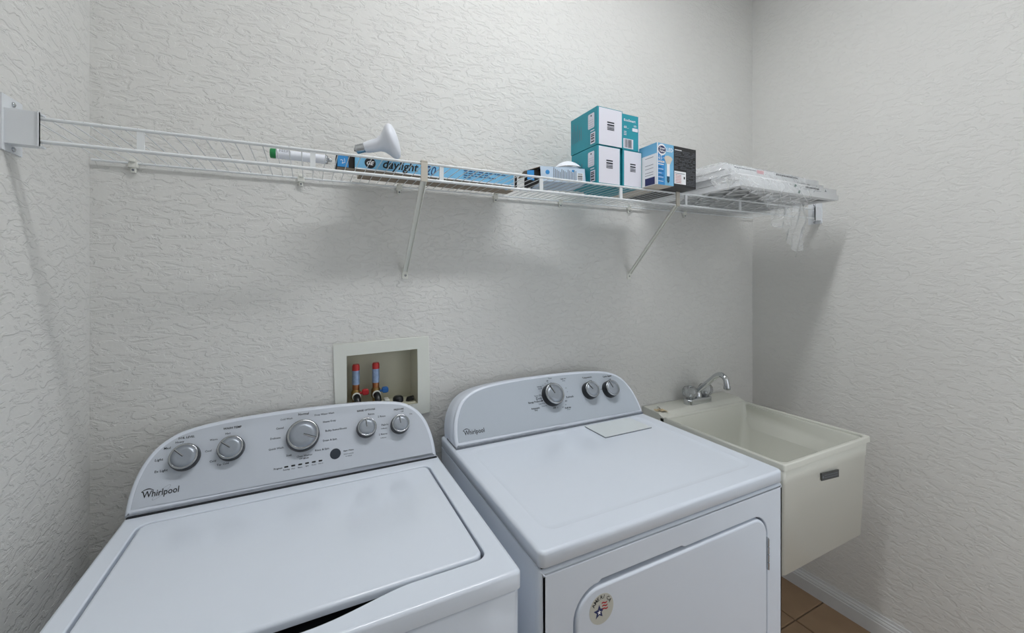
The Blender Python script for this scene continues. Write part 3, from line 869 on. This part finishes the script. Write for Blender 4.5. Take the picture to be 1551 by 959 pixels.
for k in range(8):
    x = 0.1815 + 0.2985 * k
    B().box(x - .0055, x + .0055, SD - .003, SD + .0015, zs(x) - .043, zs(x) + .001, 0).build('lip_spacer', M['wire'], sh)
for k, x in enumerate((0.083, 0.452, 0.730, 1.066, 1.340, 1.685, 2.018)):
    q = B(); z = zs(x)
    q.box(x - .009, x + .009, 0.0005, 0.013, z - .010, z + .004, 0, 0.002)
    q.box(x - .005, x + .005, 0.0005, 0.010, z - .022, z - .009, 0, 0.0015)
    q.box(x - .006, x + .006, 0.003, 0.018, z + .003, z + .010, 0, 0.0015)
    q.tube([(x, -.008, z - .016), (x, -.012, z - .016)], 0.0026, 8, 1)
    q.build('wall_clip', [M['clip'], M['ink_g']], sh)

# end brackets
def end_bracket(x, sgn, label):
    t = thing('end_bracket', label, 'bracket', x, SD - .01, zs(x) - .055)
    a, b_ = (x, x + sgn * .003)
    B().box(min(a, b_), max(a, b_), 0.262, 0.318, zs(x) - .062, zs(x) + .034, 0).build('wall_plate', M['bracket'], t)
    q = B()
    x1 = x + sgn * .046
    xa, xb = min(x + sgn * .002, x1), max(x + sgn * .002, x1)
    z0, z1 = zs(x) - .050, zs(x) + .010
    q.box(xa, xb, SD + .0045, SD + .0085, z0, z1)
    q.box(xa, xb, SD - .014, SD + .0045, z1 - .003, z1)
    q.box(xa, xb, SD - .014, SD + .0045, z0, z0 + .003)
    rim = x1 - sgn * .0015
    q.box(min(x1, rim), max(x1, rim), SD + .0045, SD + .0105, z0 - .001, z1 + .001)
    q.build('rail_socket', M['bracket'], t)
    for zz in (zs(x) - .055, zs(x) + .024):
        F = Fr((x + sgn * .003, -0.288, zz), (0, -1, 0), (0, 0, 1), (sgn, 0, 0)) if sgn < 0 else Fr((x + .003, -0.288, zz), (0, 1, 0), (0, 0, 1), (1, 0, 0))
        B().lathe([(0.0045, 0), (0.0045, .0015), (0.002, .003)], F, 12).build('screw', M['nickel'], t)
end_bracket(0.0, 1, 'white plastic shelf end bracket screwed to the left wall')
end_bracket(W, -1, 'white plastic shelf end bracket screwed to the right wall, under the filters')

# diagonal braces
def brace(xt, xb, label):
    t = thing('shelf_brace', label, 'brace', xb, 0.0, 1.43)
    top = Vector((xt, -SD - .002, zs(xt) - .036)); bot = Vector((xb, -0.006, 1.452))
    d = (bot - top).normalized(); side = Vector((1, 0, 0)); nrm = side.cross(d).normalized()
    q = B()
    hw, th = 0.0075, 0.005
    for (a0, a1, t0, t1) in ((-hw, hw, 0, .0016), (-hw, -hw + .0016, -th, .0016), (hw - .0016, hw, -th, .0016)):
        vs = [p + side * a + nrm * c for p in (top, bot) for a, c in ((a0, t0), (a1, t0), (a1, t1), (a0, t1))]
        q.add(vs, [(3, 2, 1, 0), (4, 5, 6, 7), (0, 1, 5, 4), (1, 2, 6, 5), (2, 3, 7, 6), (3, 0, 4, 7)])
    q.build('arm', M['clip'], t)
    q = B().box(xt - .0085, xt + .0085, SD + .003, SD + .0065, zs(xt) - .046, zs(xt) + .002)
    q.box(xt - .0085, xt + .0085, SD - .012, SD + .0065, zs(xt) + .002, zs(xt) + .0075, 0, 0.002)
    q.build('rail_hook', M['hook'], t)
    q = B(); q.slab(rrect(xb - .0095, 1.428, xb + .0095, 1.462, 0.003, 3), front(0), 0.0, 0.004, 0.001, 2)
    q.build('foot_plate', M['clip'], t)
    B().lathe([(0.0036, 0.004), (0.0036, .0055), (0.0015, .0065)], front(0), 12, 0, xb + .001, 1.440).build('screw', M['nickel'], t)
brace(0.7325, 0.7491, 'white diagonal shelf brace over the supply box')
brace(1.628, 1.6891, 'white diagonal shelf brace over the right end of the dryer')


# ================================================================ things on the shelf
def deck(x): return zs(x) + 0.0048


def barcode(b, fr, x0, y0, x1, y1, h, mi, horizontal=True, n=9, seed=1):
    rr = random.Random(seed)
    if horizontal:      # stripes stacked vertically
        ws = [rr.uniform(.6, 1.6) for _ in range(2 * n - 1)]; s_ = sum(ws); y = y0
        for k, w_ in enumerate(ws):
            d = w_ / s_ * (y1 - y0)
            if k % 2 == 0: b.rect(fr, x0, y, x1, y + d, h, mi)
            y += d
    else:
        ws = [rr.uniform(.6, 1.6) for _ in range(2 * n - 1)]; s_ = sum(ws); x = x0
        for k, w_ in enumerate(ws):
            d = w_ / s_ * (x1 - x0)
            if k % 2 == 0: b.rect(fr, x, y0, x + d, y1, h, mi)
            x += d


GRP = 'teal bulb cartons stacked on the shelf'


def teal_end(x0, x1, y0, y1, z0, z1, label, tilt=0.0):
    """carton whose white end faces the room"""
    t = thing('bulb_carton', label, 'box', (x0 + x1) / 2, (y0 + y1) / 2, z0, GRP)
    B().box(x0, x1, y0, y1, z0, z1).build('carton', M['teal'], t)
    F = front(y1); b = B()
    wd = x1 - x0; h = z1 - z0
    b.rect(F, x0 + .006, z0 + .001, x1 - .003, z1 - .002, .0006, 0)
    barcode(b, F, x0 + wd * .38, z0 + h * .42, x0 + wd * .66, z0 + h * .64, .0010, 1, True, 5, 4)
    b.build('end_label', [M['carton_w'], M['ink']], t)
    L = leftface(x0); b = B()
    b.poly(L, rrect(y1 - .046, z0 + h * .48, y1 - .014, z0 + h * .88, .004, 3), .0006, 0)
    b.poly(L, circle(y1 - .030, z0 + h * .82, .003, 8), .0009, 2)
    for k in range(4): b.rect(L, y1 - .042, z0 + h * (.52 + .06 * k), y1 - .018, z0 + h * (.525 + .06 * k), .0009, 3)
    b.rect(L, y1 - .034, z0 + h * .06, y1 - .010, z0 + h * .36, .0006, 0)
    barcode(b, L, y1 - .031, z0 + h * .10, y1 - .014, z0 + h * .32, .0009, 1, True, 5, 2)
    b.rect(L, y1 - .034, z0 + h * .40, y1 - .014, z0 + h * .43, .0006, 0)
    rr = random.Random(8)
    for k in range(6):
        yy = y0 + .008 + k * .010
        b.rect(L, yy, z0 + h * .3, yy + .002, z0 + h * rr.uniform(.6, .85), .0006, 3)
    b.build('side_label', [M['carton_w'], M['ink'], M['ink_b'], M['ink_g']], t)
    return t


za = deck(1.33)
H1 = 0.1185
teal_end(1.2815, 1.3745, 0.165, 0.3030, za, za + H1, 'teal bulb carton with a white end, lower left of the stack')
teal_end(1.386, 1.4690, 0.095, 0.3010, deck(1.43), deck(1.43) + H1 - .001, 'teal bulb carton with a white end, lower right, under the one showing teal')
teal_end(1.2810, 1.3825, 0.162, 0.3040, za + H1 + .0022, za + 2 * H1 + .003, 'teal bulb carton with a white end, on top at the left of the stack')
# fourth carton turned so that its printed teal side faces the room
t = thing('bulb_carton', 'teal bulb carton whose printed teal side faces the room, upper right of the stack', 'box', 1.42, 0.23, za + H1 + .002, GRP)
x0, x1, z0, z1, y1 = 1.3855, 1.4575, deck(1.43) + H1 + .0010, deck(1.43) + 2 * H1 - .002, 0.300
B().box(x0, x1, 0.098, y1, z0, z1).build('carton', M['teal'], t)
F = front(y1); b = B()
b.rect(F, x1 - .0035, z0, x1, z1, .0006, 0)
b.text('EcoSmart', F, x0 + .006, z1 - .019, 0.050, .0010, 0, 0.03, 1, height=.0085)
b.text('LED', F, x0 + .048, z1 - .034, 0.013, .0010, 0, 0.02, 1)
b.text('60', F, x0 + .006, z1 - .042, 0.012, .0010, 0, 0.03, 1)
b.text('watt', F, x0 + .019, z1 - .045, 0.008, .0010, 0, 0.0, 1)
for k in range(3): b.rect(F, x0 + .006, z1 - .058 - .005 * k, x0 + .017, z1 - .056 - .005 * k, .0010, 0)
b.poly(F, rrect(x0 + .042, z1 - .052, x0 + .066, z1 - .041, .002, 2), .0008, 0)
b.rect(F, x0 + .004, z0 + .004, x0 + .046, z0 + .036, .0008, 0)
barcode(b, F, x0 + .010, z0 + .007, x0 + .040, z0 + .034, .0012, 1, False, 9, 5)
b.build('side_label', [M['carton_w'], M['ink']], t)

# blue LED bulb carton
z0 = deck(1.5); z1 = z0 + 0.134
t = thing('led_bulb_carton', 'blue and white LED bulb carton with a picture of a flood bulb, overhanging the shelf', 'box', 1.508, 0.30, z0)
x0, x1, y0, y1 = 1.4705, 1.5455, 0.130, 0.3650
b = B(); b.box(x0, x1, y0, y1, z0 + .0006, z1); b.box(x0 + .001, x1 - .001, y0 + .001, y1 - .001, z0, z0 + .0006, 1)
b.build('carton', [M['skyblue'], M['beige']], t)
F = front(y1); b = B(); w_ = x1 - x0; h = z1 - z0
b.rect(F, x0, z0, x0 + .004, z1, .0006, 0)
b.rect(F, x0 + .004, z0, x0 + w_ * .46, z0 + h * .80, .0005, 1)
b.lathe([(0.0185, .0009)], F, 24, 0, x0 + .021, z1 - .021)
b.poly(F, [(x0 + .021 + .0165 * math.cos(a * PI / 12), z1 - .021 + .0125 * math.sin(a * PI / 12)) for a in range(24)], .0013, 2)
b.text('Great', F, x0 + .009, z1 - .0165, .024, .0017, 0, 0.03, 1)
b.text('Value', F, x0 + .009, z1 - .0255, .024, .0017, 0, 0.03, 1)
b.text('LED', F, x0 + .042, z1 - .018, .030, .0010, 0, 0.02, 1, height=.013)
b.text('65', F, x0 + .006, z1 - .047, .016, .0010, 0, 0.0, 1, height=.014)
b.text('W', F, x0 + .024, z1 - .047, .006, .0010, 0, 0.0, 1)
b.rect(F, x0 + .005, z1 - .063, x0 + .032, z1 - .057, .0009, 0)
b.text('Bright White', F, x0 + .006, z1 - .060, .024, .0013, 2, 0.01, 1)
b.rect(F, x0 + .005, z1 - .070, x0 + .030, z1 - .067, .0009, 0)
for k in range(8): b.rect(F, x0 + .006, z1 - .078 - .0065 * k, x0 + (.028 if k % 3 else .020), z1 - .0765 - .0065 * k, .0009, 0 if k % 2 else 3)
bx = x0 + .049
b.poly(F, [(bx - .018, z1 - .046), (bx - .013, z1 - .040), (bx, z1 - .037), (bx + .013, z1 - .040), (bx + .020, z1 - .046), (bx + .014, z1 - .055), (bx + .008, z1 - .066), (bx - .006, z1 - .066), (bx - .012, z1 - .056)][::-1], .0009, 4)
b.rect(F, bx - .006, z1 - .104, bx + .007, z1 - .064, .0010, 0)
for k in range(4): b.rect(F, bx - .0055, z1 - .108 - .004 * k, bx + .0065, z1 - .1055 - .004 * k, .0010, 3)
b.rect(F, bx - .003, z1 - .124, bx + .004, z1 - .121, .0010, 3)
b.build('front_label', [M['white'], M['blue_c'], M['navy'], M['ink'], M['beige']], t)
L = leftface(x0); b = B()
b.rect(L, y0, z0, y1, z1 - .034, .0006, 0)
b.rect(L, y1 - .050, z0 + .002, y1 - .008, z0 + .026, .0010, 1)
for k, zz in enumerate((.034, .042, .055, .066, .090)): b.rect(L, y1 - .050, z0 + zz, y1 - .014, z0 + zz + .0015, .0010, 2)
b.build('side_label', [M['white'], M['navy'], M['ink_g']], t)

# black bulb carton beside it
t = thing('black_bulb_carton', 'black printed bulb carton with a white facts panel, right of the blue one', 'box', 1.60, 0.30, z0)
x0, x1, y1 = 1.5465, 1.6510, 0.3645
B().box(x0, x1, 0.132, y1, z0 + .0002, z1 - .0005).build('carton', M['blk_c'], t)
F = front(y1); b = B()
b.rect(F, x0 + .002, z0 + .010, x0 + .056, z0 + .052, .0006, 0)
b.rect(F, x0 + .004, z0 + .044, x0 + .050, z0 + .046, .0009, 2)
for k in range(6): b.rect(F, x0 + .006, z0 + .014 + .005 * k, x0 + .034, z0 + .0155 + .005 * k, .0009, 3)
b.rect(F, x0 + .045, z0 + .028, x0 + .051, z0 + .036, .0009, 1)
rr = random.Random(11)
for k in range(22):
    zz = z1 - .016 - .0052 * k
    if zz < z0 + .006: break
    xs_ = x0 + .003 if zz > z0 + .056 else x0 + .060
    while xs_ < x1 - .006:
        L_ = rr.uniform(.004, .012); xe = min(xs_ + L_, x1 - .004)
        if rr.random() < .82: b.rect(F, xs_, zz, xe, zz + .0016, .0006, 2)
        xs_ = xe + .0015
b.rect(F, x0 + .004, z1 - .0135, x0 + .036, z1 - .011, .0007, 0)
for k, (a, c) in enumerate(((.003, .098), (.03, .098), (.02, .098))):
    b.rect(F, x0 + a, z1 - .036 - .015 * k, x0 + c, z1 - .0335 - .015 * k, .0009, 1)
b.build('front_print', [M['white'], M['ink_b'], M['ink_g'], M['red']], t)

# half-open pale carton lying left of the teal stack
zc = deck(1.19)
t = thing('open_bulb_carton', 'half-open pale blue bulb carton lying on its side, left of the teal stack', 'box', 1.19, 0.24, zc)
rot = -math.atan2(.030, .135)
R = Matrix.Rotation(rot, 3, 'Z')
o_ = Vector((1.113, -0.245, zc))
ex, ey = R @ Vector((1, 0, 0)), R @ Vector((0, 1, 0))
F = Fr(o_, ex, (0, 0, 1), -ey)        # front face frame, h negative goes back
def bx3(b, a0, a1, d0, d1, z0_, z1_, mi=0, sk=0.0):
    P = [F.p(a + (sk if z_ == z1_ else 0), z_, -d) for z_ in (z0_, z1_) for a, d in ((a0, d0), (a1, d0), (a1, d1), (a0, d1))]
    b.add(P, [(3, 2, 1, 0), (4, 5, 6, 7), (0, 1, 5, 4), (1, 2, 6, 5), (2, 3, 7, 6), (3, 0, 4, 7)], mi)
b = B()
LN, DP, HH = 0.148, 0.115, 0.047
bx3(b, 0, LN, 0, .0012, 0, HH, 0, -.004)
bx3(b, 0, LN, DP - .0012, DP, 0, HH, 0, -.004)
bx3(b, 0, LN, 0, DP, 0, .0012, 0)
bx3(b, 0, LN - .004, 0, DP, HH - .0012, HH, 0, 0)
bx3(b, LN - .0012, LN, 0, DP, 0, HH, 0, -.004)
b.build('carton', M['carton_p'], t)
b = B()
P = [F.p(0, HH, 0), F.p(-.002, HH, -DP), F.p(-.042, HH - .012, -DP - .004), F.p(-.050, HH - .014, -.02)]
Q = [p + Vector((0, 0, -.0012)) for p in P]
b.add(P + Q, [(0, 1, 2, 3), (7, 6, 5, 4), (0, 3, 7, 4), (1, 5, 6, 2), (2, 6, 7, 3), (0, 4, 5, 1)])
b.build('top_flap', M['kraft'], t)
b = B()
P = [F.p(-.024, 0, .004), F.p(-.047, .001, .008), F.p(-.048, .028, .009), F.p(-.025, .031, .005)]
Q = [p + ey * .0012 for p in P]
b.add(P + Q, [(3, 2, 1, 0), (4, 5, 6, 7), (0, 1, 5, 4), (1, 2, 6, 5), (2, 3, 7, 6), (3, 0, 4, 7)])
b.build('side_flap', M['blue_c'], t)
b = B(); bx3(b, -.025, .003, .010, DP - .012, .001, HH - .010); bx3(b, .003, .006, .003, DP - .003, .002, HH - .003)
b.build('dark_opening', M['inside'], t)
T = Fr(F.p(-.006, HH * .55, -.030), -ex, Vector((0, 0, 1)), ey)
B().lathe([(0.012, -.02), (0.0125, .0), (0.008, .012)], Fr(F.p(.002, HH * .5, -.026), ey, Vector((0, 0, 1)), -ex), 16).build('bulb_neck', M['bulbglass'], t)
b = B()
for k in range(14):
    a = .045 + k * .0052
    b.rect(F, a, .006 + (k % 3) * .002, a + .0022, HH - .006 - (k % 4) * .003, .0005, 0)
b.rect(F, .040, .002, .0415, HH - .002, .0006, 1)
b.poly(F, circle(.020, HH * .62, .007, 12), .0005, 2)
b.rect(F, .118, .008, .138, .032, .0006, 3)
barcode(b, F, .120, .010, .136, .030, .0009, 1, True, 5, 3)
b.poly(F, circle(.104, HH * .8, .004, 8), .0006, 2)
b.build('printed_label', [M['ink_g'], M['ink'], M['blue_c'], M['white']], t)
# reflector bulb lying on that carton
c = F.p(.108, HH, -.055)
t = thing('reflector_bulb', 'silver-white reflector bulb resting face down on the open pale carton', 'light bulb', c.x, -c.y, c.z)
T = Fr(c, (1, 0, 0), (0, 1, 0), (0, 0, 1))
B().lathe([(0.020, 0.0005), (0.043, .003), (0.0475, .008), (0.0465, .011)], T, 32, 0, 0, 0, True, False).build('front_lens', M['nickel'], t)
B().lathe([(0.0465, .011), (0.040, .018), (0.030, .026), (0.018, .032), (0.012, .034)], T, 32).build('reflector_body', M['bulbglass'], t)

# long fluorescent tube carton (front), text "daylight 20"
zt = deck(0.8)
t = thing('tube_carton', 'long sky-blue fluorescent tube carton printed daylight, lying behind the shelf rail', 'box', 0.80, 0.13, zt)
x0, x1, y0, y1, z1 = 0.5835, 1.066, 0.098, 0.1560, zt + .0385
b = B()
b.box(x0, x1, y0, y1, zt + .0006, z1)
b.box(x0 - .044, x1 - .010, y0 + .001, y1 - .001, zt, zt + .0006, 1)
b.build('carton', [M['skyblue'], M['kraft']], t)
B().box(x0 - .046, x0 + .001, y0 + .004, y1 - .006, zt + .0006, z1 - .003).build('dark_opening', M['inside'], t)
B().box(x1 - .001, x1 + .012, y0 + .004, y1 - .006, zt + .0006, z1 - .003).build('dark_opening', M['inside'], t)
b = B()
fr_ = front(y1 + .003)
b.slab([(x0 - .044, zt + .001), (x0 - .016, zt + .001), (x0 - .018, z1 - .001), (x0 - .043, z1 - .002)], fr_, -.0012, 0, 0, 2, 0, smooth=False)
b.text('2/', fr_, x0 - .035, zt + .014, .012, .0006, 1, 0.0, 1, rot=0.4)
b.build('end_flap', [M['blue_c'], M['white']], t)
F = front(y1); b = B()
b.lathe([(0.0145, .0006)], F, 24, 1, 0.6225, zt + .020)
b.lathe([(0.0120, .0009)], F, 24, 0, 0.6225, zt + .020)
b.text('GE', F, 0.6135, zt + .020, .018, .0014, 2, 0.02, 2, shear=0.4)
b.text('daylight', F, 0.656, zt + .019, .098, .0010, 0, 0.018, 2, height=.033, shear=0.25)
b.text('20', F, 0.778, zt + .019, .028, .0010, 3, 0.0, 2, height=.026, shear=0.3)
rr = random.Random(5)
for k in range(4):
    x = 0.893
    xe_ = (1.030, 0.965, 1.000, 0.915)[k]
    while x < xe_:
        L_ = rr.uniform(.006, .016)
        b.rect(F, x, z1 - .008 - .0068 * k, x + L_, z1 - .0058 - .0068 * k, .0010, 3); x += L_ + .003
b.rect(F, x1 - .003, zt + .001, x1 - .0005, z1, .0008, 2)
b.rect(F, x0, zt + .0006, x1, zt + .004, .0005, 2)
b.build('printed_label', [M['ink_b'], M['ink_b'], M['white'], M['navy']], t)
# second carton behind it
b = B(); b.box(0.60, 1.095, 0.040, 0.094, zt + .001, zt + .056); b.box(0.601, 1.094, 0.041, 0.093, zt, zt + .001, 1)
tag(recentre(b.build('plain_carton', [M['beige'], M['kraft']])), 'plain beige carton lying behind the blue tube carton, against the wall', 'box')

# short white tube with a green end cap
zt2 = deck(0.45)
t = thing('capped_tube', 'short white cylinder with a green end cap, lying at the left on the shelf', 'tube', 0.455, 0.19, zt2)
yT = 0.183
rT = 0.0115
T = Fr((0.388, -yT, zt2 + rT), (0, -1, 0), (0, 0, 1), (1, 0, 0))
T = Fr((0.388, -yT, zt2 + rT), (0, 1, 0), (0, 0, 1), (1, 0, 0))
B().lathe([(rT, 0.010), (rT, 0.122)], T, 24, 0, 0, 0, True).build('body', M['bulbglass'], t)
B().lathe([(rT * .75, -.0005), (rT * 1.02, .001), (rT * 1.02, .0125)], T, 24, 0, 0, 0, True, False).build('end_cap', M['greencap'], t)
B().lathe([(rT, .122), (rT * .9, .128), (rT * .45, .1285), (rT * .45, .137)], T, 24).build('metal_end', M['nickel'], t)
b = B()
for k in range(6):
    a = math.radians(20 + k * 14)      # rows of fine print wrapped on the side facing the room
    r_ = rT + .0003
    xs_ = .402 + .388 - .388
    for q in range(5):
        x = .407 + q * .0052
        p0 = Vector((x, -yT - r_ * math.cos(a - .05), zt2 + rT + r_ * math.sin(a - .05))); p1 = Vector((x, -yT - r_ * math.cos(a + .05), zt2 + rT + r_ * math.sin(a + .05)))
        d = Vector((.0042 if (q + k) % 3 else .003, 0, 0))
        b.add([p0, p0 + d, p1 + d, p1], [(0, 1, 2, 3)])
b.build('fine_print', M['ink_g'], t)

# flood bulb on top of the tube carton
Pb = Vector((0.586, -0.140, zt + .0375 + .0185)); Pf = Vector((0.690, -0.176, zt + .0375 + .048))
t = thing('flood_bulb', 'white flood bulb lying on the blue tube carton, wide face to the right', 'light bulb', 0.64, 0.15, zt + .0375)
ax = (Pf - Pb).normalized()
uu = ax.cross(Vector((0, 0, 1))).normalized(); vv = uu.cross(ax)
uu = -uu; 
T = Fr(Pb, vv, ax.cross(vv), ax)
Lb = (Pf - Pb).length
prof = [(0.0135, .026), (0.0155, .034), (0.017, .050), (0.018, .064), (0.022, .074), (0.032, .084), (0.043, .093), (0.0475, .101), (0.0475, .106), (0.043, .112), (0.030, .1165), (0.012, .1185)]
B().lathe(prof, T, 40, 0, 0, 0, True).build('glass_body', M['bulbglass'], t)
sc_ = []
for k in range(9):
    sc_ += [(0.0120 if k % 2 else 0.0130, .004 + k * .0026)]
B().lathe([(0.004, -.003), (0.006, 0.0), (0.0115, .003)] + sc_ + [(0.0135, .027)], T, 24, 0, 0, 0, True).build('screw_base', M['nickel'], t)

# ---------------------------------------------------------------- stack of furnace filters
FT = 0.0205
names_ = ['lowest white cardboard-framed air filter of the stack at the right end of the shelf',
          'second air filter from the bottom of the stack, with green print on its edge',
          'third air filter from the bottom of the stack on the shelf',
          'topmost air filter of the stack at the right end of the shelf']
geo = [(1.765, 2.365, 0.055, 0.450, 0.0), (1.762, 2.360, 0.052, 0.446, 0.0), (1.750, 2.330, 0.030, 0.415, 0.0), (1.745, 2.325, 0.030, 0.400, 0.0)]
zf = deck(2.36) + .0005
for k, (x0, x1, y0, y1, rot) in enumerate(geo):
    z0 = zf + k * (FT + .0006)
    t = thing('air_filter', names_[k], 'air filter', (x0 + x1) / 2, (y0 + y1) / 2, z0, 'air filters stacked at the right end of the shelf')
    U = topface(0)
    b = B(); b.holed([(x0, -y1), (x1, -y1), (x1, -y0), (x0, -y0)], [rrect(x0 + .022, -y1 + .022, x1 - .022, -y0 - .022, .003, 2)], U, z0, z0 + FT)
    b.build('frame', M['paper'], t)
    # pleats
    b = B(); n_ = 40; L0, L1 = [], []
    vs = []; fs = []
    for i in range(n_ + 1):
        x = x0 + .020 + (x1 - x0 - .040) * i / n_
        z = z0 + (.004 if i % 2 else FT - .004)
        vs += [(x, -y0 - .020, z), (x, -y1 + .020, z)]
    fs = [(2 * i, 2 * i + 1, 2 * i + 3, 2 * i + 2) for i in range(n_)]
    b.add(vs, fs)
    b.build('pleated_media', M['media'], t)
    if k == 0:
        b = B()           # cardboard lattice under the media
        ax0, ax1, ay0, ay1 = x0 + .02, x1 - .02, y0 + .02, y1 - .02
        n_ = 7
        for i in range(-n_, n_ * 2):
            for sgn in (1, -1):
                # diagonal strips clipped to the opening
                s0 = ax0 + i * .095
                pts = []
                p = [(s0, ay0), (s0 + (ay1 - ay0) * 0.8, ay1)] if sgn > 0 else [(s0 + (ay1 - ay0) * 0.8, ay0), (s0, ay1)]
                (xa, ya), (xb, yb) = p
                def clipx(xa, ya, xb, yb):
                    if xa == xb: return None
                    ts = [0.0, 1.0]
                    t0_ = (ax0 - xa) / (xb - xa); t1_ = (ax1 - xa) / (xb - xa)
                    lo_, hi_ = max(0, min(t0_, t1_)), min(1, max(t0_, t1_))
                    if lo_ >= hi_: return None
                    return (xa + (xb - xa) * lo_, ya + (yb - ya) * lo_, xa + (xb - xa) * hi_, ya + (yb - ya) * hi_)
                c_ = clipx(xa, ya, xb, yb)
                if not c_: continue
                xa, ya, xb, yb = c_
                hw = .007
                b.add([(xa - hw, -ya, z0 + .001), (xa + hw, -ya, z0 + .001), (xb + hw, -yb, z0 + .001), (xb - hw, -yb, z0 + .001)], [(0, 1, 2, 3)])
        b.build('support_lattice', M['paper'], t)
        B().box(x0 + .021, x1 - .021, y0 + .021, y1 - .021, z0 + .0175, z0 + .019).build('dark_filter_cloth', M['ink'], t)
    F = front(y1); b = B(); rr = random.Random(20 + k)
    def words(xa, xb, z, hgt, mi):
        x = xa
        while x < xb:
            L_ = rr.uniform(.004, .011)
            b.rect(F, x, z, min(x + L_, xb), z + hgt, .0005, mi); x += L_ + .002
    if k in (1, 2):
        words(2.145, 2.235, z0 + .008, .006, 3)
        b.poly(F, [(2.275, z0 + .006), (2.287, z0 + .006), (2.281, z0 + .016)], .0005, 0)
    if k == 1:
        b.poly(F, [(2.070, z0 + .004), (2.080, z0 + .003), (2.088, z0 + .012), (2.078, z0 + .016)], .0005, 1)
        words(2.13, 2.25, z0 + .003, .0015, 0)
    if k == 0:
        b.poly(F, [(2.088, z0 + .004), (2.100, z0 + .003), (2.104, z0 + .013), (2.094, z0 + .016)], .0005, 1)
    if k == 2:
        words(1.99, 2.08, z0 + .004, .002, 0); words(1.99, 2.06, z0 + .010, .002, 0)
    if k == 3:
        words(1.80, 1.95, z0 + .012, .004, 0); words(2.04, 2.18, z0 + .012, .006, 3)
        b.rect(F, 1.925, z0 + .006, 1.965, z0 + .018, .0007, 2)
    if b.f: b.build('edge_print', [M['ink_g'], M['green_i'], M['pink'], M['ink']], t)

# ---------------------------------------------------------------- clear plastic bag over the filters and hanging down
ztop = zf + 4 * (FT + .0006)
def bagz(x):                       # how low each strand of the film hangs
    K = [(1.655, 1.752), (1.69, 1.742), (1.74, 1.725), (1.80, 1.712), (1.85, 1.690), (1.885, 1.665), (1.895, 1.612), (1.93, 1.604), (1.955, 1.612), (1.966, 1.598), (1.975, 1.552), (2.00, 1.540), (2.02, 1.525), (2.03, 1.504), (2.045, 1.530), (2.06, 1.527), (2.078, 1.533), (2.085, 1.58), (2.10, 1.66), (2.13, 1.725), (2.17, 1.755), (2.20, 1.77)]
    for (a, za_), (b_, zb_) in zip(K, K[1:]):
        if x <= b_: return za_ + (zb_ - za_) * (x - a) / (b_ - a)
    return K[-1][1]
rb = random.Random(42)
from mathutils import noise as NZ
nu, nv = 170, 64
xa, xb = 1.662, 2.20
vs = []
for i in range(nu + 1):
    u = i / nu; x = xa + (xb - xa) * u
    zb = bagz(x)
    frontY = 0.462
    # path: top back -> top front edge -> down the front -> hanging
    tb = ztop + .006
    if x < 1.745:          # slumps down beside the stack on the left
        k_ = (1.745 - x) / (1.745 - xa); tb = ztop + .004 - k_ * .060
    pth = [(0.25, tb), (0.385, tb), (0.405, tb - .008), (0.425, tb - .045), (0.462, tb - .062), (0.468, min(1.745, tb - .07)), (0.470, min(1.72, tb - .08)), (0.466, zb)]
    if zb > 1.72: pth[-1] = (0.462, zb); pth[-2] = (0.464, max(zb + .003, 1.742)); pth[-3] = (0.465, max(zb + .006, 1.75))
    seg = [0]
    for a, b_ in zip(pth, pth[1:]): seg.append(seg[-1] + math.hypot(b_[0] - a[0], b_[1] - a[1]))
    for j in range(nv + 1):
        d = seg[-1] * j / nv
        for q in range(len(pth) - 1):
            if d <= seg[q + 1] + 1e-9:
                f = (d - seg[q]) / max(1e-6, seg[q + 1] - seg[q]); y = pth[q][0] + (pth[q + 1][0] - pth[q][0]) * f; z = pth[q][1] + (pth[q + 1][1] - pth[q][1]) * f; break
        hang = max(0, min(1, (1.75 - z) / .08))
        amp = .003 + .010 * hang
        fold = math.sin(x * 70 + 2.5 * math.sin(z * 14)) * amp * .8 + NZ.noise(Vector((x * 24, y * 20, z * 12))) * (.006 + .016 * hang)
        xx = x + hang * NZ.noise(Vector((x * 14, 4, z * 16))) * .012 + .0015 * NZ.noise(Vector((x * 90, y * 90, z * 90)))
        if hang > 0: xx = xx + (2.03 - x) * .25 * hang * (1 if x > 1.97 else 0)
        up = NZ.noise(Vector((x * 40, y * 45, 7 + z * 30))) * .006
        yy = y + abs(fold) + .001 * 0
        vs.append((xx, -yy, z + (abs(up) if z > ztop - .03 else up * .6)))
fs = [(i * (nv + 1) + j, i * (nv + 1) + j + 1, (i + 1) * (nv + 1) + j + 1, (i + 1) * (nv + 1) + j) for i in range(nu) for j in range(nv)]
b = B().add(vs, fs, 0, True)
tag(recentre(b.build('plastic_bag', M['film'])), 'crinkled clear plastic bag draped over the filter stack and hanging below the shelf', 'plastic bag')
